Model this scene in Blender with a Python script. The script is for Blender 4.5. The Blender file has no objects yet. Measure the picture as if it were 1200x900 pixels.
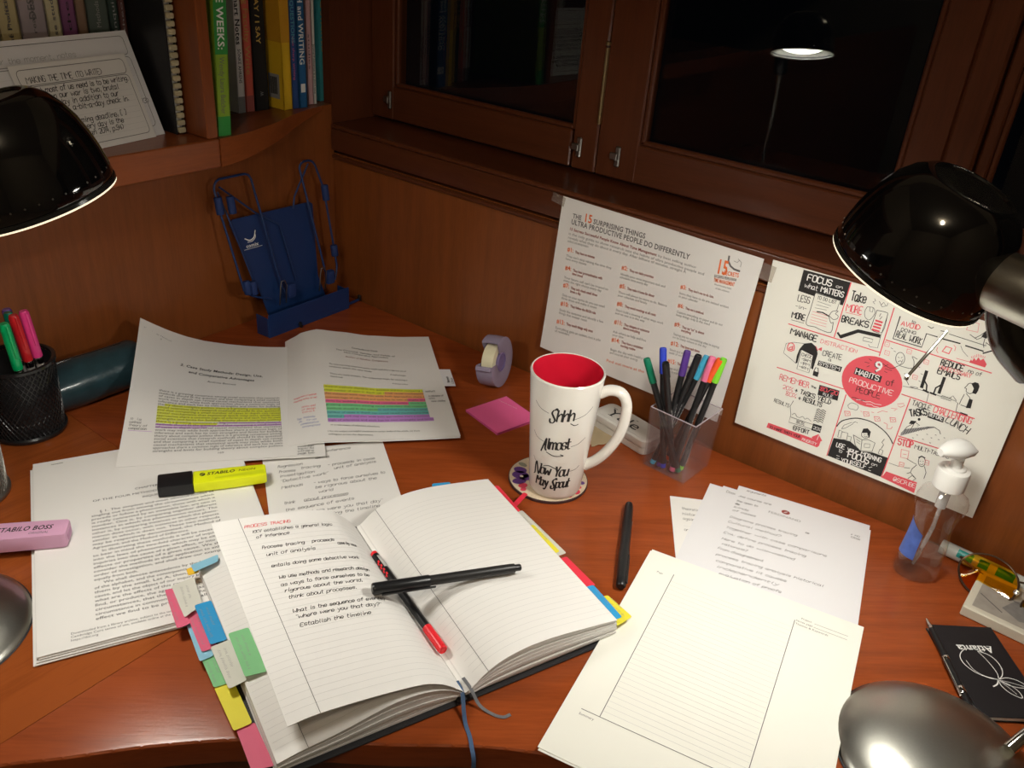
import bpy, bmesh, math, random
from mathutils import Vector, Matrix, Quaternion
random.seed(7)
C = bpy.context.scene.collection
R = math.radians
# ---------------------------------------------------------------- camera, world, exposure
cam = bpy.data.objects.new('camera', bpy.data.cameras.new('camera')); C.objects.link(cam)
F_PX, YAW, PITCH, ROLL = 1007.446, 2.18212, 0.504776, 0.085055
def _cam():
    cy, sy, cp, sp = math.cos(YAW), math.sin(YAW), math.cos(PITCH), math.sin(PITCH)
    f = Vector((cy*cp, sy*cp, -sp)); r = Vector((sy, -cy, 0)); u = r.cross(f)
    c, s = math.cos(ROLL), math.sin(ROLL)
    r2 = r*c + u*s; u2 = u*c - r*s
    m = Matrix((r2, u2, -f)).transposed().to_4x4(); m.translation = (1.023844, -0.917721, 0.587923)
    return m
cam.matrix_world = _cam()
cam.data.sensor_width = 36; cam.data.lens = F_PX/1200*36; cam.data.clip_start = 0.02
S = bpy.context.scene; S.camera = cam
S.view_settings.view_transform = 'Standard'; S.view_settings.look = 'None'
S.view_settings.exposure = 0.0; S.view_settings.gamma = 1.0; S.view_settings.use_curve_mapping = False
W = bpy.data.worlds.new('world'); S.world = W; W.use_nodes = True
W.node_tree.nodes['Background'].inputs[0].default_value = (0.012, 0.014, 0.02, 1)
W.node_tree.nodes['Background'].inputs[1].default_value = 0.05
LAMP_STRENGTH = (52.0, 78.0)         # left lamp, right lamp (their glowing lenses)
CEILING_STRENGTH = 64.0               # dim globe on the room's ceiling behind the camera
LAMP_COLOR = (1.0, 0.97, 0.88)
# ---------------------------------------------------------------- materials
MATS = {}
def _nt(name):
    m = bpy.data.materials.new(name); m.use_nodes = True
    nt = m.node_tree; b = nt.nodes['Principled BSDF']
    return m, nt, b
def mat(name, col=(.8,.8,.8), rough=.5, metal=0.0, var=.06, scale=60, coat=0.0, spec=.5, bump=0.0, trans=0.0, ior=1.45, sub=0.0):
    if name in MATS: return MATS[name]
    m, nt, b = _nt(name); N = nt.nodes; L = nt.links
    tc = N.new('ShaderNodeTexCoord'); no = N.new('ShaderNodeTexNoise'); no.inputs['Scale'].default_value = scale; no.inputs['Detail'].default_value = 3
    L.new(tc.outputs['Object'], no.inputs['Vector'])
    mx = N.new('ShaderNodeMix'); mx.data_type = 'RGBA'
    mx.inputs[6].default_value = tuple(c*(1-var) for c in col)+(1,); mx.inputs[7].default_value = tuple(min(1, c*(1+var)) for c in col)+(1,)
    L.new(no.outputs['Fac'], mx.inputs[0]); L.new(mx.outputs[2], b.inputs['Base Color'])
    b.inputs['Roughness'].default_value = rough; b.inputs['Metallic'].default_value = metal
    b.inputs['Coat Weight'].default_value = coat; b.inputs['Coat Roughness'].default_value = .08
    b.inputs['Specular IOR Level'].default_value = spec
    b.inputs['Transmission Weight'].default_value = trans; b.inputs['IOR'].default_value = ior
    if bump:
        bp = N.new('ShaderNodeBump'); bp.inputs['Strength'].default_value = bump; bp.inputs['Distance'].default_value = .001
        L.new(no.outputs['Fac'], bp.inputs['Height']); L.new(bp.outputs['Normal'], b.inputs['Normal'])
    MATS[name] = m; return m
def wood(name, axis='X', dark=(.16,.035,.008), lite=(.36,.095,.025), rough=.42, coat=.15, sc=1.0, spin=0.0):
    if name in MATS: return MATS[name]
    m, nt, b = _nt(name); N = nt.nodes; L = nt.links
    tc = N.new('ShaderNodeTexCoord'); mp = N.new('ShaderNodeMapping'); mp0 = N.new('ShaderNodeMapping')
    mp0.inputs['Rotation'].default_value = (0, 0, spin)
    st = {'X': (4, 60, 60), 'Y': (60, 4, 60), 'Z': (60, 60, 4)}[axis]
    mp.inputs['Scale'].default_value = tuple(v*sc for v in st)
    L.new(tc.outputs['Object'], mp0.inputs['Vector']); L.new(mp0.outputs['Vector'], mp.inputs['Vector'])
    n1 = N.new('ShaderNodeTexNoise'); n1.inputs['Scale'].default_value = 1.3; n1.inputs['Detail'].default_value = 6; n1.inputs['Distortion'].default_value = .25
    n2 = N.new('ShaderNodeTexNoise'); n2.inputs['Scale'].default_value = 9; n2.inputs['Detail'].default_value = 3
    n3 = N.new('ShaderNodeTexNoise'); n3.inputs['Scale'].default_value = 3.0; n3.inputs['Detail'].default_value = 2
    L.new(mp.outputs['Vector'], n1.inputs['Vector']); L.new(mp.outputs['Vector'], n2.inputs['Vector']); L.new(tc.outputs['Object'], n3.inputs['Vector'])
    a = N.new('ShaderNodeMath'); a.operation = 'MULTIPLY_ADD'; a.inputs[1].default_value = .35; h1 = N.new('ShaderNodeMath'); h1.operation = 'MULTIPLY_ADD'; h1.inputs[1].default_value = .5; h1.inputs[2].default_value = .25; L.new(n1.outputs['Fac'], h1.inputs[0])
    L.new(n2.outputs['Fac'], a.inputs[0]); L.new(h1.outputs[0], a.inputs[2])
    a2 = N.new('ShaderNodeMath'); a2.operation = 'MULTIPLY_ADD'; a2.inputs[1].default_value = .5; L.new(n3.outputs['Fac'], a2.inputs[0]); L.new(a.outputs[0], a2.inputs[2])
    rp = N.new('ShaderNodeValToRGB'); e = rp.color_ramp.elements
    e[0].position = .55; e[0].color = dark+(1,); e[1].position = 1.15; e[1].color = lite+(1,)
    L.new(a2.outputs[0], rp.inputs['Fac']); L.new(rp.outputs['Color'], b.inputs['Base Color'])
    bp = N.new('ShaderNodeBump'); bp.inputs['Strength'].default_value = .08; bp.inputs['Distance'].default_value = .001
    L.new(n2.outputs['Fac'], bp.inputs['Height']); L.new(bp.outputs['Normal'], b.inputs['Normal'])
    b.inputs['Roughness'].default_value = rough; b.inputs['Specular IOR Level'].default_value = .3; b.inputs['Coat Weight'].default_value = coat; b.inputs['Coat Roughness'].default_value = .12
    MATS[name] = m; return m
def clear(name, tint=(1,1,1), rough=.03, ior=1.45, haze=0.0, hazecol=(.8,.8,.8)):
    """thin clear plastic or pane glass: see-through with a Fresnel mirror, some haze"""
    if name in MATS: return MATS[name]
    m, nt, b = _nt(name); N = nt.nodes; L = nt.links; N.remove(b); out = N['Material Output']
    t = N.new('ShaderNodeBsdfTransparent'); t.inputs[0].default_value = tint+(1,)
    g = N.new('ShaderNodeBsdfGlossy'); g.inputs['Roughness'].default_value = rough; g.inputs['Color'].default_value = (1,1,1,1)
    fr = N.new('ShaderNodeFresnel'); geo = N.new('ShaderNodeNewGeometry'); mi = N.new('ShaderNodeMix')      # same mirror from both faces
    mi.inputs[2].default_value = ior; mi.inputs[3].default_value = 1/ior; L.new(geo.outputs['Backfacing'], mi.inputs[0]); L.new(mi.outputs[0], fr.inputs['IOR'])
    d = N.new('ShaderNodeBsdfDiffuse'); d.inputs[0].default_value = hazecol+(1,)
    tc = N.new('ShaderNodeTexCoord'); no = N.new('ShaderNodeTexNoise'); no.inputs['Scale'].default_value = 25; L.new(tc.outputs['Object'], no.inputs['Vector'])
    mu = N.new('ShaderNodeMath'); mu.operation = 'MULTIPLY'; mu.inputs[1].default_value = haze*2; L.new(no.outputs['Fac'], mu.inputs[0])
    m1 = N.new('ShaderNodeMixShader'); m2 = N.new('ShaderNodeMixShader')
    L.new(mu.outputs[0], m1.inputs[0]); L.new(t.outputs[0], m1.inputs[1]); L.new(d.outputs[0], m1.inputs[2])
    L.new(fr.outputs[0], m2.inputs[0]); L.new(m1.outputs[0], m2.inputs[1]); L.new(g.outputs[0], m2.inputs[2])
    L.new(m2.outputs[0], out.inputs['Surface'])
    MATS[name] = m; return m
def glow(name, col, s):
    if name in MATS: return MATS[name]
    m, nt, b = _nt(name); b.inputs['Base Color'].default_value = (.9,.9,.9,1)
    b.inputs['Emission Color'].default_value = col+(1,); b.inputs['Emission Strength'].default_value = s
    MATS[name] = m; return m
# ---------------------------------------------------------------- mesh builder
class MB:
    def __init__(s): s.bm = bmesh.new()
    def _xf(s, vs, M):
        if M is not None:
            for v in vs: v.co = M @ v.co
    def box(s, c, size, M=None, bevel=0.0, seg=1):
        b = bmesh.new(); bmesh.ops.create_cube(b, size=1)
        for v in b.verts: v.co = Vector((v.co.x*size[0]+c[0], v.co.y*size[1]+c[1], v.co.z*size[2]+c[2]))
        if bevel: bmesh.ops.bevel(b, geom=list(b.edges), offset=bevel, segments=seg, affect='EDGES', profile=.6)
        s._merge(b, M); return s
    def _merge(s, b, M=None):
        mp = {}
        for v in b.verts: mp[v] = s.bm.verts.new((M @ v.co) if M is not None else v.co)
        for f in b.faces:
            try: nf = s.bm.faces.new([mp[v] for v in f.verts]); nf.smooth = f.smooth
            except ValueError: pass
        b.free()
    def prism(s, poly, z0, z1, M=None, bevel=0.0, seg=1, only=None):
        b = bmesh.new(); lo = [b.verts.new((x, y, z0)) for x, y in poly]; hi = [b.verts.new((x, y, z1)) for x, y in poly]; n = len(poly)
        b.faces.new(lo[::-1]); b.faces.new(hi)
        for i in range(n): b.faces.new((lo[i], lo[(i+1)%n], hi[(i+1)%n], hi[i]))
        bmesh.ops.recalc_face_normals(b, faces=list(b.faces))
        if bevel: bmesh.ops.bevel(b, geom=[e for e in b.edges if only is None or only((e.verts[0].co+e.verts[1].co)/2)], offset=bevel, segments=seg, affect='EDGES', profile=.6)
        s._merge(b, M); return s
    def lathe(s, prof, n=32, M=None, a0=0.0, a1=2*math.pi):
        b = bmesh.new(); full = abs(a1-a0-2*math.pi) < 1e-6; k = n if full else n+1
        rings = []
        for r, z in prof:
            if r < 1e-7: rings.append([b.verts.new((0, 0, z))])
            else: rings.append([b.verts.new((r*math.cos(a0+(a1-a0)*i/n), r*math.sin(a0+(a1-a0)*i/n), z)) for i in range(k)])
        for A, B in zip(rings, rings[1:]):
            for i in range(n if not full else k):
                j = (i+1) % k if full else i+1
                try:
                    if len(A) == 1 and len(B) == 1: continue
                    if len(A) == 1: b.faces.new((A[0], B[j], B[i]))
                    elif len(B) == 1: b.faces.new((A[i], A[j], B[0]))
                    else: b.faces.new((A[i], A[j], B[j], B[i]))
                except ValueError: pass
        bmesh.ops.recalc_face_normals(b, faces=list(b.faces))
        for f in b.faces: f.smooth = True
        s._merge(b, M); return s
    def tube(s, path, r, n=8, M=None, closed=False, caps=True, flat=1.0):
        P = [Vector(p) for p in path]; b = bmesh.new(); rings = []; m = len(P)
        rr = r if isinstance(r, (list, tuple)) else [r]*m
        up = None
        for i in range(m):
            if closed: t = P[(i+1) % m]-P[i-1]
            else: t = P[min(i+1, m-1)]-P[max(i-1, 0)]
            t.normalize()
            if up is None:
                up = Vector((0,0,1)) if abs(t.z) < .9 else Vector((1,0,0))
            x = t.cross(up); x.normalize(); y = x.cross(t); y.normalize(); up = y
            rings.append([b.verts.new(P[i]+x*math.cos(2*math.pi*k/n)*rr[i]+y*math.sin(2*math.pi*k/n)*rr[i]*flat) for k in range(n)])
        for i in range(m if closed else m-1):
            A, B = rings[i], rings[(i+1) % m]
            for k in range(n):
                f = b.faces.new((A[k], A[(k+1)%n], B[(k+1)%n], B[k])); f.smooth = True
        if caps and not closed: b.faces.new(rings[0][::-1]); b.faces.new(rings[-1])
        bmesh.ops.recalc_face_normals(b, faces=list(b.faces))
        s._merge(b, M); return s
    def sheet(s, fn, nu, nv, th=0.0, M=None):
        """a grid fn(u,v) -> point; with th it gets a real thickness below the surface"""
        b = bmesh.new()
        G = [[Vector(fn(i/nu, j/nv)) for j in range(nv+1)] for i in range(nu+1)]
        top = [[b.verts.new(G[i][j]) for j in range(nv+1)] for i in range(nu+1)]
        for i in range(nu):
            for j in range(nv):
                f = b.faces.new((top[i][j], top[i+1][j], top[i+1][j+1], top[i][j+1])); f.smooth = True
        if th:
            b.normal_update()
            bot = [[b.verts.new(top[i][j].co - top[i][j].normal*th) for j in range(nv+1)] for i in range(nu+1)]
            for i in range(nu):
                for j in range(nv):
                    f = b.faces.new((bot[i][j+1], bot[i+1][j+1], bot[i+1][j], bot[i][j])); f.smooth = True
            for i in range(nu):
                for j in (0, nv):
                    q = [top[i][j], top[i+1][j], bot[i+1][j], bot[i][j]]; b.faces.new(q if j else q[::-1])
            for j in range(nv):
                for i in (0, nu):
                    q = [top[i][j], top[i][j+1], bot[i][j+1], bot[i][j]]; b.faces.new(q[::-1] if i else q)
        s._merge(b, M); return s
    def slab(s, lo, hi, n0, n1):
        """solid between two grids lo(u,v) and hi(u,v)"""
        b = bmesh.new()
        T = [[b.verts.new(hi(i/n0, j/n1)) for j in range(n1+1)] for i in range(n0+1)]
        B = [[b.verts.new(lo(i/n0, j/n1)) for j in range(n1+1)] for i in range(n0+1)]
        for i in range(n0):
            for j in range(n1):
                f = b.faces.new((T[i][j], T[i+1][j], T[i+1][j+1], T[i][j+1])); f.smooth = True
                f = b.faces.new((B[i][j+1], B[i+1][j+1], B[i+1][j], B[i][j])); f.smooth = True
        for i in range(n0):
            b.faces.new((B[i][0], B[i+1][0], T[i+1][0], T[i][0])); b.faces.new((T[i][n1], T[i+1][n1], B[i+1][n1], B[i][n1]))
        for j in range(n1):
            b.faces.new((T[0][j], T[0][j+1], B[0][j+1], B[0][j])); b.faces.new((B[n0][j], B[n0][j+1], T[n0][j+1], T[n0][j]))
        bmesh.ops.recalc_face_normals(b, faces=list(b.faces))
        s._merge(b); return s
    def build(s, name, m, parent=None, smooth=False, ang=35):
        me = bpy.data.meshes.new(name)
        if smooth:
            for f in s.bm.faces: f.smooth = True
        s.bm.to_mesh(me); s.bm.free()
        me.set_sharp_from_angle(angle=R(ang))
        me.materials.append(m if not isinstance(m, str) else MATS[m])
        o = bpy.data.objects.new(name, me); C.objects.link(o)
        if parent is not None: o.parent = parent
        return o
def tag(o, label, cat, group=None):
    o['label'] = label; o['category'] = cat
    if group: o['group'] = group
    return o
def thing(name, label, cat, loc=(0,0,0), rotz=0.0, group=None, quat=None):
    o = bpy.data.objects.new(name, None); C.objects.link(o); o.empty_display_size = .02
    o.location = loc
    if quat is not None: o.rotation_mode = 'QUATERNION'; o.rotation_quaternion = quat
    else: o.rotation_euler = (0, 0, rotz)
    return tag(o, label, cat, group)
def struct(o): o['kind'] = 'structure'; return o
def copy_thing(o, loc=None, rotz=None, label=None):
    r = o.copy(); C.objects.link(r)
    for ch in list(o.children):
        c = ch.copy(); C.objects.link(c); c.parent = r
        for g in list(ch.children): d = g.copy(); C.objects.link(d); d.parent = c
    if loc is not None: r.location = loc
    if rotz is not None: r.rotation_euler = (0, 0, rotz)
    if label: r['label'] = label
    return r
def along(d):                       # rotation that turns local Z onto direction d
    return Vector((0,0,1)).rotation_difference(Vector(d).normalized())
def interp(P, t):
    n = len(P)-1; x = min(max(t, 0), 1)*n; i = min(int(x), n-1); f = x-i
    return tuple(a+(b-a)*f for a, b in zip(P[i], P[i+1]))
def smoothline(P, k=4, closed=False):
    P = [Vector(p) for p in P]; n = len(P)
    if n < 3: return P
    out = []
    rng = range(n) if closed else range(n-1)
    for i in rng:
        p0 = P[i-1] if (closed or i > 0) else P[0]*2-P[1]; p1 = P[i]; p2 = P[(i+1) % n]
        p3 = P[(i+2) % n] if (closed or i+2 < n) else P[-1]*2-P[-2]
        for j in range(k):
            t = j/k
            out.append(.5*((2*p1)+(p2-p0)*t+(2*p0-5*p1+4*p2-p3)*t*t+(3*p1-p0-3*p2+p3)*t**3))
    if not closed: out.append(P[-1])
    return out
# ---------------------------------------------------------------- ink: flat print laid on a real surface
STROKES = {
'a':'45 36 16 05 03 12 22 44;46 43 42 52','b':'08 02;05 26 36 45 43 32 12 03','c':'45 36 16 05 03 12 32 43','d':'45 36 16 05 03 12 32 43;48 42','e':'04 44 45 36 16 05 03 12 32 43','f':'48 38 27 22;06 46','g':'45 36 16 05 04 13 33 45;46 41 30 10 01','h':'08 02;04 26 36 45 42','i':'16 13 22;17 18','j':'26 21 10 00;27 28','k':'08 02;46 04 42','l':'18 13 22','m':'06 02;04 16 26 35 32;35 46 56 65 62','n':'06 02;04 26 36 45 42','o':'26 16 05 03 12 32 43 45 36 26','p':'06 00;05 26 36 45 43 32 12 03','q':'45 36 16 05 03 12 32 43;46 40','r':'06 02;04 26 36','s':'45 36 16 05 14 34 43 32 12 03','t':'18 13 22 32;06 36','u':'06 03 12 22 44;46 42','v':'06 22 46','w':'06 12 35 52 66','x':'06 42;46 02','y':'06 23;46 20 00','z':'06 46 02 42',
'A':'02 28 42;14 34','B':'02 08 28 37 36 25 05;25 34 33 22 02','C':'47 38 18 07 03 12 32 43','D':'02 08 28 46 44 22 02','E':'48 08 02 42;05 35','F':'48 08 02;05 35','G':'47 38 18 07 03 12 32 43 45 25','H':'08 02;48 42;05 45','I':'18 12','J':'38 33 22 12 03','K':'08 02;48 05 42','L':'08 02 42','M':'02 08 35 68 62','N':'02 08 42 48','O':'18 07 03 12 32 43 47 38 18','P':'02 08 28 37 36 25 05','Q':'18 07 03 12 32 43 47 38 18;24 42','R':'02 08 28 37 36 25 05;25 42','S':'47 38 18 07 06 15 35 44 43 32 12 03','T':'08 48;28 22','U':'08 03 12 32 43 48','V':'08 22 48','W':'08 12 35 52 68','X':'08 42;48 02','Y':'08 25 48;25 22','Z':'08 48 02 42',
'0':'18 07 03 12 32 43 47 38 18','1':'07 18 12','2':'07 18 38 47 45 02 42','3':'07 18 38 47 46 35 25;35 44 43 32 12 03','4':'38 04 44;36 32','5':'48 08 05 35 44 43 32 12 03','6':'47 38 18 07 03 12 32 43 44 35 15 04','7':'08 48 12','8':'25 16 07 18 38 47 36 25 14 03 12 32 43 34 25','9':'03 12 32 43 47 38 18 07 06 15 35 46',
'.':'12 13','-':'05 35',',':'13 11','/':'02 48','?':'07 18 38 47 45 24 23;21 22',':':'12 13;15 16','"':'08 07;28 27',"'":'18 17','%':'02 48;08 18 17 07 08;43 42 32 33 43','&':'42 07 18 37 04 02 22 45','(':'28 16 14 22','!':'18 14;12 13',')':'08 26 24 02','[':'28 08 02 22',']':'08 28 22 02','+':'04 44;26 22','@':'35 25 14 13 23 34;36 33 43 46 38 18 06 03 12 32','=':'05 35;03 33',
'\x01':'58 49 38 28 17 16 25 34 43 42 31 21 11 02 03','\x02':'00 12 24 36 48 46 44 42 51;13 34 45','\x03':'00 11 05 08 18 35 52 61 75 78 68'}
GL = {}
def _measure(txt, off):
    cu = bpy.data.curves.new('glyph', 'FONT'); cu.body = txt; cu.size = 1; cu.resolution_u = 2; cu.offset = off
    ob = bpy.data.objects.new('glyph', cu); C.objects.link(ob)
    dg = bpy.context.evaluated_depsgraph_get(); me = bpy.data.meshes.new_from_object(ob.evaluated_get(dg))
    V = [(v.co.x, v.co.y) for v in me.vertices]; Fc = [tuple(p.vertices) for p in me.polygons]
    bpy.data.objects.remove(ob); bpy.data.curves.remove(cu); bpy.data.meshes.remove(me)
    return V, Fc
def glyph(ch, bold):
    k = (ch, bold)
    if k not in GL:
        off = .022 if bold else 0.0
        V, Fc = _measure(ch, off) if ch != ' ' else ([], [])
        a = max(x for x, y in _measure('|'+ch+'|', 0)[0])-max(x for x, y in _measure('||', 0)[0])
        GL[k] = (V, Fc, a+(.03 if bold else 0))
    return GL[k]
class Ink:
    """collects flat marks in a surface's own (u, v) metres and lays them onto surf(u, v)"""
    def __init__(s, surf, eps=.00018): s.surf = surf; s.g = {}; s.eps = eps; s.n = {}
    def face(s, m, pts, lay=1):
        V, Fc = s.g.setdefault((m, lay), ([], [])); b = len(V); V.extend(pts); Fc.append(tuple(range(b, b+len(pts))))
    def poly(s, m, pts, lay=1): s.face(m, [tuple(p) for p in pts], lay)
    def disc(s, m, pts, lay=1, k=5):      # convex fill in rings, so that it follows a curved sheet
        n = len(pts); cx = sum(p[0] for p in pts)/n; cy = sum(p[1] for p in pts)/n
        Q = []
        for a, b in zip(pts, list(pts[1:])+[pts[0]]):
            c = max(1, int(math.hypot(b[0]-a[0], b[1]-a[1])/.008))
            Q += [(a[0]+(b[0]-a[0])*i/c, a[1]+(b[1]-a[1])*i/c) for i in range(c)]
        n = len(Q); at = lambda i, f: (cx+(Q[i % n][0]-cx)*f, cy+(Q[i % n][1]-cy)*f)
        for j in range(k):
            for i in range(n):
                f0, f1 = j/k, (j+1)/k
                s.face(m, [at(i,f0), at(i,f1), at(i+1,f1), at(i+1,f0)] if j else [(cx,cy), at(i,f1), at(i+1,f1)], lay)
    def rect(s, m, x0, y0, x1, y1, lay=1, step=.012):
        n = max(1, int(math.ceil(abs(x1-x0)/step))); k = max(1, int(math.ceil(abs(y1-y0)/step)))
        for i in range(n):
            for j in range(k):
                a, b = x0+(x1-x0)*i/n, x0+(x1-x0)*(i+1)/n; c, d = y0+(y1-y0)*j/k, y0+(y1-y0)*(j+1)/k
                s.face(m, [(a,c),(b,c),(b,d),(a,d)], lay)
    def band(s, m, a, b, w, lay=1, step=.008):
        a = Vector(a[:2]); b = Vector(b[:2]); d = b-a; n = max(1, int(d.length/step)); d.normalize(); p = Vector((-d.y, d.x))*w/2
        for i in range(n):
            q0 = a.lerp(b, i/n); q1 = a.lerp(b, (i+1)/n)
            s.face(m, [tuple(q0-p), tuple(q1-p), tuple(q1+p), tuple(q0+p)], lay)
    def stroke(s, m, pts, w, lay=1, nib=None):
        P = [Vector((p[0], p[1])) for p in pts]; n = len(P)
        if n < 2: return
        off = []
        for i in range(n):
            t = P[min(i+1, n-1)]-P[max(i-1, 0)]
            if t.length < 1e-9: t = Vector((1, 0))
            t.normalize()
            if nib: k = abs(math.sin(math.atan2(t.y, t.x)-nib[0])); ww = nib[1]+(w-nib[1])*k
            else: ww = w
            off.append(Vector((-t.y, t.x))*ww/2)
        P[0] = P[0]-(P[1]-P[0]).normalized()*w*.3 if (P[1]-P[0]).length > 1e-9 else P[0]
        P[-1] = P[-1]+(P[-1]-P[-2]).normalized()*w*.3 if (P[-1]-P[-2]).length > 1e-9 else P[-1]
        for i in range(n-1): s.face(m, [tuple(P[i]-off[i]), tuple(P[i+1]-off[i+1]), tuple(P[i+1]+off[i+1]), tuple(P[i]+off[i])], lay)
    def type(s, m, txt, x, y, size, ang=0.0, width=None, align='l', bold=False, shear=0.0, lay=1, sy=1.0, flip=1):
        wd = sum(glyph(c, bold)[2] for c in txt)*size; k = 1.0
        if width: k = width/wd; wd = width
        cx = {'l': 0, 'c': -wd/2, 'r': -wd}[align]; ca, sa = math.cos(ang), math.sin(ang)
        V2, F2 = s.g.setdefault((m, lay), ([], []))
        for c in txt:
            V, Fc, a = glyph(c, bold); b = len(V2)
            for vx, vy in V:
                px = cx+(vx+shear*vy)*size*k; py = vy*size*sy
                V2.append((x+px*ca-py*sa, y+px*sa+py*ca))
            F2.extend(tuple(b+i for i in f) for f in Fc)
            cx += a*size*k
        return wd
    def hand(s, m, txt, x, y, size, ang=0.0, width=None, w=None, slant=.12, jit=.05, lay=1, nib=None, smooth=2, gap=1.25, vs=None):
        """single-stroke lettering; size = height of a capital"""
        u = size/6.0; adv = []
        for c in txt:
            g = STROKES.get(c); adv.append((4.2 if c == ' ' else (max(int(q[0]) for st in (g or '02 42').split(';') for q in st.split())+gap)))
        tot = sum(adv)*u; k = width/tot if width else 1.0
        w = w or size*.11; ca, sa = math.cos(ang), math.sin(ang); cx = 0
        for c, a in zip(txt, adv):
            g = STROKES.get(c)
            if g:
                jy = random.uniform(-jit, jit)*6; js = random.uniform(1-jit, 1+jit)
                for st in g.split(';'):
                    P = [(int(q[0]), (int(q[1])-2)*js+jy) for q in st.split()]
                    P = [Vector((p[0], p[1], 0)) for p in P]
                    if smooth > 1: P = smoothline(P, smooth)
                    Q = []
                    for p in P:
                        px = (cx+p.x+slant*p.y)*u*k; py = p.y*(vs or u); Q.append((x+px*ca-py*sa, y+px*sa+py*ca))
                    s.stroke(m, Q, w, lay, nib)
            cx += a
        return tot*k
    def scribble(s, m, x, y, length, h, ang=0.0, w=.0004, lay=1):
        """a line of writing too blurred to read: small loops and gaps"""
        ca, sa = math.cos(ang), math.sin(ang); t = 0.0
        while t < length:
            wl = min(random.uniform(2.2, 5.5)*h, length-t); n = max(3, int(wl/(h*.33))); P = []
            for i in range(n+1):
                a = t+wl*i/n; b = (h*random.uniform(.55, 1.0) if i % 2 else h*random.uniform(-.05, .15))
                P.append((x+a*ca-b*sa, y+a*sa+b*ca))
            s.stroke(m, P, w, lay); t += wl+h*.9
    def build(s, parent, names=None):
        out = []
        for (m, lay), (V, Fc) in s.g.items():
            W3 = []; h = 1e-4
            for (u, v) in V:
                p = Vector(s.surf(u, v)); a = Vector(s.surf(u+h, v))-p; b = Vector(s.surf(u, v+h))-p
                n = a.cross(b); n = n.normalized() if n.length > 0 else Vector((0,0,1))
                W3.append(p+n*s.eps*lay)
            nm = (names or {}).get(m, 'printed_text')
            me = bpy.data.meshes.new(nm); me.from_pydata(W3, [], Fc); me.materials.append(MATS[m])
            o = bpy.data.objects.new(nm, me); C.objects.link(o); o.parent = parent; o['kind'] = 'stuff'; out.append(o)
        return out
# ---------------------------------------------------------------- shared materials
wood('wood_desk', 'X', (.15,.028,.006), (.30,.062,.014), rough=.24, coat=0, spin=R(-40))
wood('wood_desk_side', 'Y', (.16,.034,.006), (.30,.072,.015), rough=.24, coat=0)
wood('wood_panel', 'Z', (.125,.032,.008), (.225,.063,.014), rough=.4, coat=.15)
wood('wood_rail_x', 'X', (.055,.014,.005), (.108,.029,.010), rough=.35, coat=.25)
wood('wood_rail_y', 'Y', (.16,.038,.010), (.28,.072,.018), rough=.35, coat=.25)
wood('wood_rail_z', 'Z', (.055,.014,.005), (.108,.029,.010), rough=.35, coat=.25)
wood('wood_post_lit_z', 'Z', (.14,.034,.009), (.25,.064,.016), rough=.35, coat=.2)  # window stile wood brightened, so the divider's lit front is in its colour
wood('wood_dark', 'Y', (.05,.015,.006), (.11,.032,.013), rough=.4, coat=.1)
mat('paper', (.80,.78,.755), .85, var=.015, scale=8); mat('paper_cream', (.84,.83,.76), .85, var=.012, scale=8); mat('paper_cool_lit', (.76,.75,.77), .85, var=.015, scale=8)  # bluish light on the hotel sheets is put into the cool paper's colour
mat('paper_edge', (.70,.68,.66), .9, var=.12, scale=900)
mat('ink_black', (.02,.018,.018), .7); mat('ink_soft', (.10,.095,.095), .8); mat('ink_grey', (.30,.29,.29), .8); mat('ink_rule', (.61,.60,.59), .85); mat('ink_line', (.16,.15,.15), .8)
mat('ink_red', (.75,.05,.06), .7); mat('ink_coral', (.78,.10,.13), .7); mat('ink_orange', (.85,.18,.05), .7); mat('ink_maroon', (.30,.06,.05), .7); mat('ink_white', (.85,.84,.82), .7); mat('ink_blue', (.18,.22,.5), .7)
mat('mark_yellow', (.72,.76,.05), .8); mat('mark_violet', (.55,.25,.68), .8); mat('mark_orange', (.85,.40,.15), .8); mat('mark_pink', (.85,.15,.32), .8); mat('mark_green', (.20,.65,.28), .8); mat('mark_teal', (.15,.52,.50), .8)
mat('black_plastic', (.012,.012,.013), .32, var=.1); mat('black_gloss', (.006,.006,.007), .06, coat=1.0, var=.1); mat('black_matte', (.014,.013,.015), .6, var=.15, scale=300)
mat('satin_metal', (.50,.49,.44), .32, metal=1.0, var=.05, scale=500, bump=.05); mat('chrome', (.75,.74,.70), .12, metal=1.0, var=.03); mat('dull_metal', (.35,.33,.30), .35, metal=1.0); mat('dark_chrome', (.10,.10,.10), .2, metal=1.0)
mat('brass', (.55,.42,.22), .3, metal=1.0)
clear('pane_glass', (.92,.95,.93), .0, 1.5)
clear('clear_plastic', (.97,.955,.965), .04, 1.45, .035, (.75,.70,.74)); clear('clear_bottle', (.985,.98,.975), .015, 1.5, .008, (.8,.8,.8)); clear('tape_film', (.93,.92,.90), .25, 1.45, .12, (.6,.5,.45))
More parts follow.
